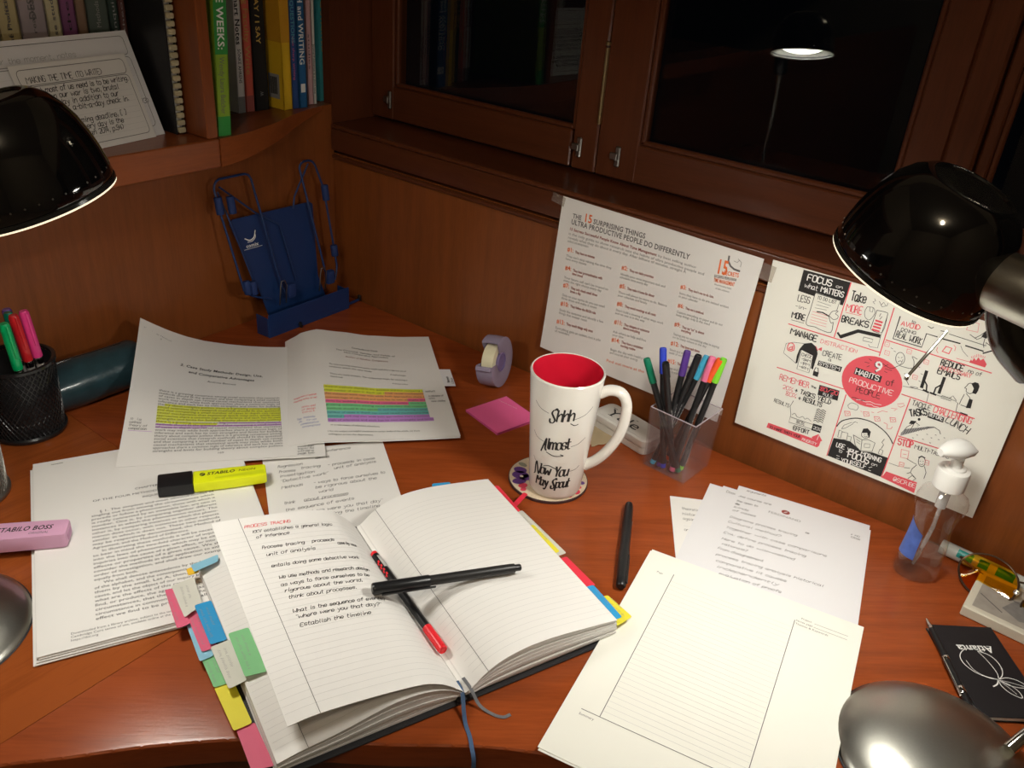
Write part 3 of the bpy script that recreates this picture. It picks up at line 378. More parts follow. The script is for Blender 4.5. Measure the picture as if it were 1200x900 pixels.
POSTER_LIST=[('d', 'B', 'THE', (19.2, 192.2), (32.7, 192.6), 6.4), ('o', 'B', '15', (36.0, 192.6), (49.1, 192.9), 10.9), ('d', 'B', 'SURPRISING THINGS', (50.7, 193.1), (126.9, 195.2), 6.8), ('d', 'B', 'ULTRA PRODUCTIVE PEOPLE DO DIFFERENTLY', (18.4, 184.1), (190.7, 187.9), 7.0), ('b', 'B', '15 Secrets Successful People Know About Time Management', (17.3, 175.8), (147.2, 178.8), 3.8), ('g', 'p', 'by best selling author', (149.0, 178.9), (202.3, 180.3), 3.3), ('g', 'p', 'is the only guide to show research into the habits of ultra productive people and', (17.1, 169.6), (214.2, 175.4), 3.6), ('g', 'p', 'reveals what they do about it every day. After billions of minutes, straight A', (17.1, 164.2), (190.5, 170.5), 3.6), ('g', 'p', 'students and entrepreneurs', (17.3, 159.6), (49.7, 161.1), 3.6), ('o', 'B', '#1:', (19.3, 147.6), (28.9, 148.2), 6.0), ('b', 'B', 'They have no minutes', (31.6, 148.4), (61.8, 149.9), 3.6), ('g', 'p', 'They can’t stop valuing the time they', (19.0, 139.9), (88.8, 143.7), 3.3), ('g', 'p', 'have every minute', (18.7, 135.7), (51.5, 137.5), 3.3), ('o', 'B', '#4:', (20.6, 122.3), (30.3, 123.1), 6.3), ('b', 'B', 'They beat procrastination with', (33.0, 123.3), (78.5, 126.2), 3.7), ('b', 'B', 'time travel', (32.6, 118.7), (49.4, 119.7), 3.7), ('g', 'p', 'Your future self can’t be trusted to', (21.2, 110.0), (90.0, 114.7), 3.4), ('g', 'p', 'make the right choice every day', (20.9, 105.6), (80.6, 109.8), 3.5), ('o', 'B', '#7:', (21.7, 97.7), (31.5, 98.6), 6.4), ('b', 'B', 'They only check email three', (34.3, 98.8), (75.7, 101.8), 3.7), ('b', 'B', 'times a day', (33.8, 94.0), (50.9, 95.3), 3.8), ('g', 'p', 'Only on your terms do you use email', (22.3, 85.0), (90.0, 90.4), 3.6), ('g', 'p', 'three times and make it count', (22.0, 80.5), (78.6, 85.1), 3.6), ('o', 'B', '#10:', (22.3, 71.3), (35.6, 72.6), 6.6), ('b', 'B', 'They follow the 80/20 rule', (38.2, 73.7), (78.5, 77.1), 3.8), ('g', 'p', 'Study the outcome and identify a few', (22.0, 63.0), (92.3, 69.3), 3.7), ('g', 'p', 'things that matter most', (21.8, 58.5), (67.4, 62.6), 3.7), ('o', 'B', '#13:', (20.8, 44.1), (34.3, 45.6), 6.7), ('b', 'B', 'They touch things only once', (36.9, 46.7), (79.4, 50.9), 4.1), ('g', 'p', 'Everything gets an action, not a pile', (20.5, 35.6), (93.7, 43.0), 3.8), ('g', 'p', 'of reminders', (20.2, 30.9), (44.6, 33.4), 3.8), ('o', 'B', '#2:', (103.0, 148.0), (112.0, 148.6), 5.8), ('b', 'B', 'They set daily priorities', (114.5, 148.7), (149.3, 150.6), 3.4), ('g', 'p', 'Identify your most important task and', (103.1, 140.5), (167.9, 144.2), 3.2), ('g', 'p', 'schedule time every day', (103.0, 136.4), (143.9, 138.8), 3.2), ('o', 'B', '#5:', (105.2, 123.9), (114.2, 124.6), 5.9), ('b', 'B', 'They make it home for dinner', (116.7, 124.8), (156.2, 127.3), 3.6), ('g', 'p', 'There will always be more to do. Balance', (105.2, 116.3), (175.9, 121.1), 3.3), ('g', 'p', 'your schedule and family', (105.2, 112.1), (148.2, 115.1), 3.3), ('o', 'B', '#8:', (106.7, 99.7), (115.7, 100.5), 6.1), ('b', 'B', 'They avoid meetings at all costs', (118.4, 100.7), (163.8, 104.2), 3.6), ('g', 'p', 'Don’t hold a meeting if other ways work', (106.8, 91.9), (176.4, 97.4), 3.3), ('g', 'p', 'and no one is in the way', (106.7, 87.6), (150.2, 91.1), 3.4), ('o', 'B', '#11:', (108.0, 74.2), (120.3, 75.4), 6.3), ('b', 'B', 'They delegate or outsource', (122.8, 76.3), (160.1, 79.6), 3.7), ('b', 'B', 'almost everything', (122.4, 71.7), (147.2, 73.8), 3.7), ('g', 'p', 'Ask others to help and free', (109.1, 61.6), (158.5, 66.2), 3.6), ('g', 'p', 'your time', (109.0, 57.1), (125.8, 58.8), 3.6), ('o', 'B', '#14:', (109.5, 49.0), (121.9, 50.4), 6.4), ('b', 'B', 'They have a consistent', (124.4, 51.5), (156.5, 54.6), 3.9), ('b', 'B', 'morning routine', (124.1, 46.6), (146.2, 48.8), 3.8), ('g', 'p', 'Begin the day with healthy habits', (110.6, 36.1), (171.3, 42.5), 3.7), ('g', 'p', 'and nourish your energy', (110.6, 31.6), (153.3, 36.2), 3.6), ('o', 'B', '#3:', (188.0, 150.0), (196.2, 150.6), 5.6), ('b', 'B', 'They don’t use to-do lists.', (198.6, 150.7), (233.4, 152.6), 3.3), ('g', 'p', 'Items they have to do are instead written', (188.4, 142.9), (254.6, 146.7), 3.1), ('g', 'p', 'in your calendar', (188.5, 138.9), (214.9, 140.5), 3.1), ('o', 'B', '#6:', (190.3, 126.2), (198.7, 126.8), 5.7), ('b', 'B', 'They use a notebook', (201.0, 127.0), (225.9, 128.6), 3.4), ('g', 'p', 'Capture everything on paper and do not', (190.7, 118.8), (252.9, 123.2), 3.2), ('g', 'p', 'keep things only in the mind', (190.8, 114.8), (237.1, 118.1), 3.2), ('o', 'B', '#9:', (191.7, 101.0), (200.2, 101.8), 5.9), ('b', 'B', 'They say “no” to almost', (202.5, 102.0), (232.9, 104.4), 3.4), ('b', 'B', 'everything', (202.4, 97.5), (215.8, 98.6), 3.5), ('g', 'p', 'Saying yes to something else is saying', (193.2, 89.2), (256.2, 94.5), 3.2), ('g', 'p', 'no to many others in the day', (193.3, 85.1), (240.1, 89.1), 3.2), ('o', 'B', '#12:', (192.8, 75.0), (204.2, 76.3), 6.1), ('b', 'B', 'They know each theme', (206.4, 77.2), (233.1, 79.7), 3.6), ('g', 'p', 'Batch and theme every', (193.2, 67.4), (228.9, 70.7), 3.3), ('g', 'p', 'week of work', (193.4, 63.1), (213.9, 65.2), 3.3), ('o', 'B', '#15:', (194.4, 50.5), (205.9, 51.9), 6.2), ('b', 'B', 'They know energy', (208.1, 52.8), (229.8, 55.1), 3.7), ('g', 'p', 'Sleep and rest well and', (194.8, 42.6), (234.3, 46.8), 3.5), ('g', 'p', 'take breaks', (195.0, 38.2), (214.0, 40.3), 3.5), ('o', 'p', 'Find out more at the', (108.2, 18.8), (165.8, 23.8), 4.1), ('o', 'B', '15', (227.4, 183.4), (242.4, 184.4), 17.8), ('d', 1.8, [(238.6, 206.9), (239.2, 201.1), (243.2, 196.4), (248.5, 194.1), (255.4, 193.9)]), ('g', 0.5, [(245.9, 203.2), (250.0, 202.7), (251.9, 205.8)]), ('g', 0.5, [(255.1, 199.1), (255.0, 204.2), (250.2, 207.1)]), ('o', 'B', 'SECRETS', (237.8, 184.0), (256.5, 186.4), 5.3), ('d', 'B', 'SUCCESSFUL PEOPLE KNOW', (227.1, 177.5), (255.0, 181.1), 3.4), ('o', 'B', 'TIME MANAGEMENT', (227.7, 172.2), (254.2, 174.5), 4.9), ('g', 'p', 'the productivity habits', (229.6, 168.7), (251.5, 169.8), 2.4), ('g', 'p', 'of ultra achievers', (232.3, 164.2), (250.1, 165.3), 2.4)]
TABS=[('pink', 0.015, [(-0.1944, 0.2257), (-0.1889, 0.2241), (-0.1874, 0.173), (-0.1949, 0.1718)]), ('clear', 0.0165, [(-0.1882, 0.2266), (-0.1712, 0.2303), (-0.1726, 0.1912), (-0.1865, 0.1809)]), ('pink', 0.012, [(-0.1836, 0.1897), (-0.1754, 0.1901), (-0.1728, 0.1384), (-0.1821, 0.1385)]), ('blue', 0.018, [(-0.1757, 0.1909), (-0.1649, 0.1908), (-0.1644, 0.1372), (-0.1746, 0.1376)]), ('pale_blue', 0.0105, [(-0.1862, 0.1808), (-0.1798, 0.181), (-0.1777, 0.1316), (-0.1859, 0.1301)]), ('green', 0.009, [(-0.1837, 0.1331), (-0.1744, 0.133), (-0.1731, 0.098), (-0.1821, 0.0983)]), ('clear', 0.017, [(-0.1751, 0.1358), (-0.1623, 0.1373), (-0.1613, 0.087), (-0.173, 0.0843)]), ('green', 0.0215, [(-0.1587, 0.1402), (-0.1452, 0.1399), (-0.1452, 0.0844), (-0.159, 0.087)]), ('yellow', 0.008, [(-0.1819, 0.0992), (-0.17, 0.0988), (-0.1681, 0.0509), (-0.179, 0.05)]), ('pink', 0.0065, [(-0.1768, 0.0515), (-0.166, 0.052), (-0.1641, 0.0062), (-0.1765, 0.0102)]), ('pale_blue', 0.024, [(-0.1675, 0.2389), (-0.1448, 0.2435), (-0.1472, 0.2337), (-0.1666, 0.2281)]), ('orange', 0.02, [(-0.1716, 0.2404), (-0.1644, 0.2397), (-0.1659, 0.2301), (-0.172, 0.2301)]), ('red', 0.02, [(0.157, 0.2342), (0.1644, 0.2329), (0.1634, 0.182), (0.1545, 0.1808)]), ('yellow', 0.019, [(0.156, 0.1572), (0.1645, 0.1569), (0.1658, 0.1082), (0.155, 0.1073)]), ('red', 0.0185, [(0.1585, 0.0995), (0.168, 0.0993), (0.1703, 0.0512), (0.1577, 0.0542)]), ('blue', 0.02, [(0.1569, 0.0535), (0.1673, 0.0514), (0.1664, 0.0037), (0.1557, 0.0048)]), ('yellow', 0.013, [(0.1724, 0.0404), (0.1768, 0.0393), (0.1806, 0.0052), (0.1687, 0.0019)]), ('clear', 0.012, [(0.1647, 0.1891), (0.1714, 0.1909), (0.1759, 0.1098), (0.1659, 0.1095)]), ('red', 0.01, [(0.1715, 0.2044), (0.1918, 0.2207), (0.1944, 0.2154), (0.1733, 0.1981)]), ('blue', 0.012, [(0.1036, 0.2763), (0.1234, 0.2706), (0.1224, 0.266), (0.1009, 0.2709)])]
CUP_PENS=[('green', [0.6964, -0.084, 0.005], [0.6345, -0.0946, 0.1412]), ('blue', [0.678, -0.0891, 0.005], [0.642, -0.0709, 0.1495]), ('black', [0.6839, -0.0759, 0.005], [0.6639, -0.1054, 0.1507]), ('purple', [0.6723, -0.0895, 0.005], [0.6694, -0.0621, 0.1525]), ('black2', [0.6636, -0.0824, 0.005], [0.6839, -0.0623, 0.1523]), ('lightblue', [0.6633, -0.0904, 0.005], [0.687, -0.0436, 0.1455]), ('pink', [0.6894, -0.0883, 0.005], [0.6958, -0.0485, 0.1495]), ('orange', [0.6728, -0.0685, 0.005], [0.7054, -0.0499, 0.1502]), ('lime', [0.6954, -0.0776, 0.005], [0.7084, -0.0463, 0.1511])]
MESH_PENS=[('pink', [0.088, -0.522, 0.006], [0.0703, -0.5277, 0.1498]), ('red', [0.087, -0.532, 0.006], [0.0746, -0.5411, 0.1502]), ('green', [0.096, -0.55, 0.006], [0.09, -0.5585, 0.1506]), ('darkgreen', [0.075, -0.54, 0.006], [0.0656, -0.5422, 0.1507]), ('purple', [0.07, -0.53, 0.006], [0.0539, -0.5385, 0.1499]), ('blue', [0.048, -0.572, 0.006], [0.045, -0.59, 0.118])]
# ================================================================ the room and its fixed woodwork
mat('wall_paint', (.30,.26,.20), .9, var=.03, scale=6); mat('floor_tile', (.30,.22,.16), .5, var=.2, scale=5); mat('ceiling_paint', (.36,.34,.30), .9, var=.02, scale=6)
def room():
    for nm, c, sz, m in (('floor', (.9,-1.4,-.76), (4.2,4.0,.04), 'floor_tile'), ('ceiling', (.9,-1.4,1.82), (4.2,4.0,.04), 'ceiling_paint'),
                         ('wall_back', (.9,-3.25,.53), (4.2,.04,2.54), 'wall_paint'), ('wall_far_right', (2.85,-1.5,.53), (.04,3.4,2.54), 'wall_paint')):
        struct(MB().box(c, sz).build(nm, mat(m)))
    struct(MB().box((-.011,-1.597,-.235), (.02,3.206,1.01)).build('wall_left', MATS['wood_panel']))
    struct(MB().box((-.011,-.156,.28785), (.0215,.322,.0355)).build('trim_3', MATS['wood_panel']))          # panel strip up to the corner shelf
    struct(MB().box((1.41,.0142,-.254), (2.82,.02,.972)).build('wall_right', MATS['wood_panel']))
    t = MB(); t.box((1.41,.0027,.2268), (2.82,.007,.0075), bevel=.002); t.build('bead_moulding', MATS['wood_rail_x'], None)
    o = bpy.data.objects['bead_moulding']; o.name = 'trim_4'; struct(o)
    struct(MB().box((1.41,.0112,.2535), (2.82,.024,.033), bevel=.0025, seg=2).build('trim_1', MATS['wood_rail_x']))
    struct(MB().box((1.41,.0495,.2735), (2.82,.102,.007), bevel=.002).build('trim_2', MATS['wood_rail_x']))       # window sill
    struct(MB().box((1.41,.10,1.40), (3.2,.05,.8)).build('wall_right_upper', mat('wall_paint')))
    struct(MB().box((-.24,-1.6,1.15), (.04,3.3,1.3)).build('wall_left_upper', mat('wall_paint')))
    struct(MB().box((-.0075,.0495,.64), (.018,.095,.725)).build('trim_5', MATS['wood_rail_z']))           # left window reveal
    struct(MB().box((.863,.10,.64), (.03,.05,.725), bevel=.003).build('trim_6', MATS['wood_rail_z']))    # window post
def window(name, x0, x1, st0, st1, catch, hinge):
    """wooden casement sash with one big pane; catches on its bottom corners"""
    w = bpy.data.objects.new(name, None); C.objects.link(w); w.location = (x0, .085, .277); struct(w)
    L = x1-x0; H = .72
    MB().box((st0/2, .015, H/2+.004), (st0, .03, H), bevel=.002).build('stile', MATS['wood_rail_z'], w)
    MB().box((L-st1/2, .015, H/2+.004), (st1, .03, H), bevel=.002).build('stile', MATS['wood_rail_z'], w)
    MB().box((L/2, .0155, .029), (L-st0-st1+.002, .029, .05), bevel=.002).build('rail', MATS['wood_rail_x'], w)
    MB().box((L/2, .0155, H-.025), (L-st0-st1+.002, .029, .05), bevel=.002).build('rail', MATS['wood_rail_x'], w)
    b = MB(); iw = L-st0-st1; z0, z1 = .054, H-.05
    for c, s in (((st0+.003,.008,(z0+z1)/2), (.007,.009,z1-z0)), ((L-st1-.003,.008,(z0+z1)/2), (.007,.009,z1-z0)), ((L/2,.008,z0+.003), (iw,.009,.007)), ((L/2,.008,z1-.003), (iw,.009,.007))):
        b.box(c, s, bevel=.002)
    b.build('glazing_bead', MATS['wood_rail_z'], w)
    MB().box((L/2, .0165, (z0+z1)/2), (iw+.004, .004, z1-z0+.004)).build('pane', MATS['pane_glass'], w)
    for cx in catch:
        k = MB(); k.box((cx, -.002, .034), (.0075, .004, .027), bevel=.0015); k.box((cx, -.0055, .034), (.004, .006, .010), bevel=.001); k.box((cx-.007, -.003, .034), (.008, .004, .009), bevel=.001)
        k.build('catch', MATS['dull_metal'], w)
    for hx in hinge:
        MB().tube([(hx,-.002,.07), (hx,-.002,.165)], .0028, 8).tube([(hx,-.002,.168),(hx,-.002,.172)], .0036, 8).build('hinge', MATS['brass'], w)
    return w
def desk():
    d = thing('corner_desk', 'varnished reddish wooden corner desk under all the papers', 'desk', (0,0,-.74))
    front = [(1.7,-.44),(1.08,-.44),(.98,-.4425),(.90,-.456),(.85,-.482),(.803,-.5114),(.7607,-.5385),(.701,-.5876),(.65,-.6255),(.604,-.6656),(.56,-.712),(.525,-.755),(.50,-.783),(.4785,-.812)]
    front = [tuple(p)[:2] for p in smoothline([Vector((x,y,0)) for x,y in front], 3)]
    poly = [(0.0,-.5),(.4785,-.5)][::-1]+[(0,0),(1.7,0)]
    top = [(.4785,-.5),(.001,-.5),(.001,-.0015),(1.7,-.0015)]+front
    MB().prism(top, .712, .74, bevel=.004, seg=3, only=lambda c: c.y < -.4 and not (c.x < .4790 and c.y > -.80)).build('desktop_board', MATS['wood_desk'], d, smooth=True, ang=25)
    side = [(.001,-.5006),(.4779,-.5006),(.4779,-.813),(.462,-.87),(.45,-.95),(.45,-1.5),(.001,-1.5)]
    MB().prism(side[::-1], .712, .74, bevel=.004, seg=3, only=lambda c: c.y < -.83).build('desktop_board', MATS['wood_desk_side'], d, smooth=True, ang=25)
    ap = [(x-.03*.6, y+.05) for x, y in front]
    MB().prism([(1.7,-.37)]+ap[1:-1]+[(.40,-.80),(.38,-.78),(.5,-.60),(.75,-.45),(1.0,-.36)], .60, .7118).build('apron', MATS['wood_dark'], d)
    for c, s in (((1.66,-.22,.356), (.04,.40,.711)), ((.22,-1.47,.356), (.40,.04,.711)), ((.06,-.06,.356),(.05,.05,.711))):
        MB().box(c, s, bevel=.003).build('leg_panel', MATS['wood_panel'], d)
def bookcase():
    b = thing('bookcase', 'built-in wooden bookcase shelf with curved corner above the blue stand', 'bookcase', (0,-.3,.27))
    Z = .036; k = MB()
    k.box((.04,-.42,Z/2), (.08,.925,Z), bevel=.0015)
    crv = smoothline([Vector((x,y+.3,0)) for x, y in ((.0815,-.2575),(.0765,-.222),(.0655,-.185),(.047,-.137),(.0253,-.0935),(.011,-.055),(.0015,-.018))], 4)
    n = len(crv)-1
    def bot(u, v): p = crv[int(round(u*n))]; return Vector((p.x*v, p.y, .001+.029*u**1.6))
    def hi(u, v): p = crv[int(round(u*n))]; return Vector((p.x*v, p.y, Z))
    k.build('shelf_board', MATS['wood_rail_y'], b)
    MB().slab(bot, hi, n, 1).build('curved_shelf_edge', MATS['wood_rail_y'], b, smooth=True)
    MB().box((-.1145,-.22,.025), (.184,1.33,.022)).build('shelf_board', MATS['wood_dark'], b)
    MB().box((-.062,.0355,.28), (.28,.016,.4875), bevel=.0015).build('divider', MATS['wood_post_lit_z'], b)
    MB().box((-.2105,-.22,.28), (.008,1.33,.53)).build('back_panel', MATS['wood_dark'], b)
    MB().box((-.112,.366,.28), (.188,.02,.53)).build('side_panel', MATS['wood_dark'], b)
    MB().box((-.06,-.22,.54), (.28,1.33,.03)).build('shelf_board', MATS['wood_dark'], b)
room(); desk(); bookcase()
window('window_1', .002, .4255, .0475, .038, (.041, .3975), (.4245,))
window('window_2', .4265, .8465, .062, .038, (.034,), ())
window('window_3', .8795, 1.90, .012, .05, (), ())
# ================================================================ desk lamps
def lamp(label, base, head, axis, neckdir, neck_len, arm, k, rod=None, elbow=None, foot=(.02,.015,.0225)):
    t = thing('desk_lamp', label, 'lamp', base, 0, 'pair of black shaded desk lamps')
    B = Vector(base); A = Vector(axis).normalized()
    M = Matrix.Translation(Vector(head)-B) @ along(-A).to_matrix().to_4x4() @ Matrix.Scale(.94, 4)
    MB().lathe([(0,.0235),(.02,.0231),(.04,.0210),(.056,.0172),(.068,.0122),(.076,.0070),(.0800,.0032),(.0808,.0012)], 64).build('base', MATS['satin_metal'], t)
    MB().lathe([(0,.0),(.0812,.0),(.0820,.0008),(.0808,.0016),(0,.0016)], 64).build('base_ring', MATS['black_matte'], t)
    sh = [(.0600,.0015),(.0612,.004),(.0608,.012),(.0598,.022),(.0577,.033),(.0545,.044),(.0495,.0545),(.0425,.0635),(.0350,.0690),(.0305,.0706),(.0285,.0703),(.0275,.0690),(.012,.0685),(0,.0685)]
    inn = [(0,.0665),(.026,.0665),(.0405,.0615),(.0475,.0530),(.0527,.043),(.0560,.033),(.0582,.022),(.0592,.012),(.0594,.0015)]
    sh = [(r, z*1.065) for r, z in sh]; inn = [(r, z*1.06) for r, z in inn]
    s = MB().lathe(sh[::-1], 64, M).lathe(inn+[(.0600,.0015)], 64, M).build('lamp_shade', MATS['black_gloss'], t)
    vt = MB()
    for i in range(40):
        a = 2*math.pi*i/40; p = M @ Vector((.0608*math.cos(a), .0608*math.sin(a), .010)); q = (M.to_3x3() @ Vector((math.cos(a), math.sin(a), 0)))
        vt.lathe([(0,.0006),(.0006,.0004),(.0009,-.0003)], 6, Matrix.Translation(p) @ along(q).to_matrix().to_4x4())
    vt.build('rim_studs', MATS['dull_metal'], s)
    MB().lathe([(.0602,.0015),(.0612,.001),(.0612,-.0018),(.0596,-.002),(.0590,-.001),(.0592,.0015)], 64, M).build('rim_ring', mat('rim_black', (.03,.03,.03), .18, var=.1), s)
    MB().lathe([(.0597,-.0020),(.0608,-.0021),(.0608,-.0032),(.0597,-.0034),(.0597,-.0020)], 64, M).build('rim_light_edge', glow('rim_glow', (1.0,.86,.6), 1.1), s)
    MB().lathe([(.0596,.0005),(.0575,.0060),(.0540,.0110),(.0502,.0132),(.0502,.0140),(.0545,.0118),(.0580,.0064),(.0600,.0008)], 64, M).build('reflector', mat('reflector_white', (.8,.78,.72), .3, var=.02), s)
    MB().lathe([(0,-.0010),(.012,-.0004),(.024,.0014),(.034,.0042),(.042,.0076),(.048,.0110),(.0500,.0128),(.0500,.0138),(0,.0138)], 48, M).build('bulb_lens', glow('lens_glow_%d' % k, LAMP_COLOR, LAMP_STRENGTH[k]), s)
    P0 = Vector(head)-B - A*.020; nd = Vector(neckdir).normalized(); p1 = P0+nd*.050; p2 = P0+nd*neck_len
    MB().lathe([(0,0),(.0180,0),(.0202,.0015),(.0205,.004),(.0205,(p2-p1).length-.003),(.0187,(p2-p1).length),(0,(p2-p1).length)], 40, Matrix.Translation(p1) @ along(nd).to_matrix().to_4x4()).build('neck', MATS['satin_metal'], t)
    el = [Vector(e)-B for e in elbow] if elbow else [p2-nd*.022+Vector(e) for e in ((0,0,-.012),(0,0,-.032),(.0,.0,-.052),(.0,-.01,-.070))]
    el = smoothline(el, 5)
    MB().tube(el, .0135, 16).tube([el[0]+Vector((0,0,.004)), el[0]-Vector((0,0,.006))], .0160, 16).build('elbow', MATS['dark_chrome'], t)
    path = smoothline([el[-1]]+[Vector(a)-B for a in arm]+[Vector(foot)], 8)
    MB().tube(path, .0055, 12).build('arm', MATS['chrome'], t, smooth=True)
    if rod:
        a, b = Vector(rod[0])-B, Vector(rod[1])-B
        MB().tube([a, a.lerp(b,.5), b], .0012, 8).lathe([(0,-.002),(.0016,-.001),(.0016,.002),(0,.003)], 8, Matrix.Translation(b)).build('handle_rod', MATS['chrome'], t, smooth=True)
    return t
lamp('black desk lamp at left edge, silver base beside the chapter printout', (.3234,-.7651,0), (0.4081,-0.6432,0.3834), (.16,.235,-.958), (-.75,-.55,.05), .085,
     ((.315,-.800,.345),(.306,-.830,.235),(.309,-.822,.12)), 0)
lamp('black desk lamp at right with steel neck, over the round-habits poster', (1.051,-.305,0), (.9117,-.2802,.3835), (-.3366,.0185,-.9415), (.9,-.2,-.10), .112,
     ((1.054, -0.2174, 0.2712), (1.1033, -0.1909, 0.1765), (1.1239, -0.2103, 0.0643)), 1, rod=((.9503,-.291,.3525),(.939,-.3196,.3219)), elbow=((0.9734, -0.2414, 0.3711), (0.9791, -0.244, 0.3551), (0.9882, -0.243, 0.3388), (1.0062, -0.2339, 0.3212)), foot=(.045,.032,.0195))
def ceiling_lamp():
    t = thing('ceiling_lamp', 'small round globe lamp on the ceiling behind the viewer', 'lamp', (1.35,-1.75,1.80))
    MB().lathe([(0,0),(.07,0),(.07,-.012),(.02,-.02),(.02,-.05),(0,-.05)], 32).build('mount', MATS['chrome'], t)
    MB().lathe([(0,-.04)]+[(.09*math.sin(a), -.13+.09*math.cos(a)) for a in [i*math.pi/12 for i in range(1,12)]]+[(0,-.22)], 32).build('globe', glow('globe_glow', (1.0,.84,.62), CEILING_STRENGTH), t)
ceiling_lamp()
# ================================================================ loose papers, prints and the open notebook
def sheet_thing(name, label, cat, tl, ang, w, h, z, m, th=.0004, curl=None, group=None, nu=10, nv=12):
    """flat sheet lying at height z: origin at its top-left corner, u to the right, v up from the bottom edge"""
    t = thing(name, label, cat, (tl[0], tl[1], z), R(ang), group)
    cf = curl or (lambda u, v: 0.0)
    surf = lambda u, v: (u, v-h, cf(u/w, v/h))
    MB().sheet(lambda a, b: surf(a*w, b*h), nu, nv, th).build('sheet', MATS[m], t)
    return t, surf
HW = 'handwriting'
# ---- ruled note page, front right
def note_page():
    W_, H_ = .2162, .2836
    t, sf = sheet_thing('note_page', 'large cream note page with ruled box, front centre right', 'paper', (.7445,-.2349), 10.37, W_, H_, .0052, 'paper_cream')
    ink = Ink(sf); Y = lambda d: H_-d
    for i in range(31):
        d = .0375+i*.0062; ink.band('ink_rule', (.0333,Y(d)), (.1535,Y(d)), .00035)
    for a, b in (((.0322,Y(.0263)),(.0324,Y(.2306))), ((.1548,Y(.0263)),(.1548,Y(.2306))), ((.0158,Y(.2309)),(.170,Y(.2309)))): ink.band('ink_line', a, b, .0007)
    ink.band('ink_line', (.1725,Y(.0215)), (.2040,Y(.0215)), .0004); ink.band('ink_line', (.1725,Y(.0268)), (.2040,Y(.0268)), .0004)
    ink.type('ink_line', 'Page', .0155, Y(.0323), .0036); ink.type('ink_line', 'Summary', .0158, Y(.2372), .0036)
    ink.type('ink_line', 'Project', .1600, Y(.0218), .0034); ink.type('ink_line', 'Notes page', .1560, Y(.0270), .0034); ink.type('ink_line', 'Themes & Keywords', .1560, Y(.0318), .0036, width=.031)
    ink.build(t, {'ink_rule': 'ruled_lines', 'ink_line': 'printed_text'})
    b, s2 = sheet_thing('note_page', 'cream sheet just showing beneath the front ruled note page', 'paper', (.7436,-.2372), 10.9, W_, H_, .0046, 'paper_cream')
note_page()
# ---- hotel note paper, fanned, behind it
def hotel_notes():
    lines = ['Arguments','Joe course are','the open to','other','kinds','of cases','Diagrams process tracing','Cultural method?','Together with case comparisons','EVA: define process tracing','Here to do with-method','rationale?','From disagreement','process tracing analysis historical','comparative lit causes','independently','evaluation of proofs']
    pos = [((.0105,.0075),.0334),((-.0063,.0232),.0422),((-.0058,.0340),.0287),((-.0007,.0409),.0093),((.0019,.0475),.0211),((.0038,.0548),.0305),((.0,.0690),.0786),((.0031,.0790),.0625),((.0033,.0905),.1133),((.0038,.1015),.0929),((.0045,.1130),.0826),((.0070,.1220),.0343),((.0046,.1315),.0531),((.0053,.1425),.1164),((.0076,.1528),.0806),((.0100,.1620),.0745),((.0150,.1720),.0787)]
    t, sf = sheet_thing('hotel_note_sheet', 'top sheet of handwritten notes with small maroon crest over a grey heading', 'paper', (.7636,-.0555), 12.31, .1505, .2794, .0030, 'paper_cool_lit', group='fanned hotel note sheets', curl=lambda u, v: .0006*math.sin(3*u))
    ink = Ink(sf); Y = lambda d: .2794-d
    for s, (p, x1) in zip(lines, pos):
        x0 = max(p[0], .004); ink.hand('ink_soft', s, x0, Y(p[1]), .0052, ang=R(3), width=(x1-x0), w=.00042, vs=.00062, slant=.3)
    ink.hand('ink_soft', '+ no', .1320, Y(.0300), .004, width=.010, w=.0004); ink.hand('ink_soft', 'case', .1330, Y(.0350), .004, width=.010, w=.0004); ink.hand('ink_soft', 'co', .0860, Y(.0540), .003, width=.004, w=.0006)
    ink.poly('ink_maroon', [(.0596+.0048*math.cos(a), Y(.0262)+.0040*math.sin(a)) for a in [i*math.pi/12 for i in range(24)]])
    ink.stroke('ink_white', [(.0578,Y(.0280)),(.0592,Y(.0262)),(.0602,Y(.0258)),(.0612,Y(.0244))], .0006, lay=2); ink.stroke('ink_white', [(.0588,Y(.0274)),(.0608,Y(.0264))], .0004, lay=2)
    ink.type('ink_grey', 'FERDINAND', .0412, Y(.0372), .0062, width=.037)
    ink.build(t, {'ink_soft': HW, 'ink_maroon': 'crest', 'ink_white': 'crest_mark'})
    t2, s2 = sheet_thing('hotel_note_sheet', 'second sheet of the fan, its dark left edge beside the crested sheet', 'paper', (.7492,-.0680), 12.9, .1690, .2794, .0022, 'paper_cool_lit', group='fanned hotel note sheets')
    i2 = Ink(s2); i2.hand('ink_soft', 'Does', .006, .2794-.012, .005, width=.012, w=.0004); i2.build(t2, {'ink_soft': HW})
    sheet_thing('hotel_note_sheet', 'lowest sheet of the crested fan, blank strip showing furthest left', 'paper', (.7345,-.0735), 12.6, .1845, .2794, .0014, 'paper_cool_lit', group='fanned hotel note sheets')
    t4, s4 = sheet_thing('memo_sheet', 'small white memo sheet poking out left of the crested notes', 'paper', (.7100,-.1295), 31.3, .090, .14, .0006, 'paper')
    i4 = Ink(s4)
    for s, d, w_ in (('theoretic',.024,.020),('history',.034,.018),('again',.043,.013),('or fo',.063,.012)): i4.hand('ink_soft', s, .0125, .14-d, .0046, width=w_, w=.0004)
    i4.band('ink_rule', (.012,.14-.054), (.030,.14-.054), .0003); i4.build(t4, {'ink_soft': HW, 'ink_rule': 'ruled_lines'})
hotel_notes()
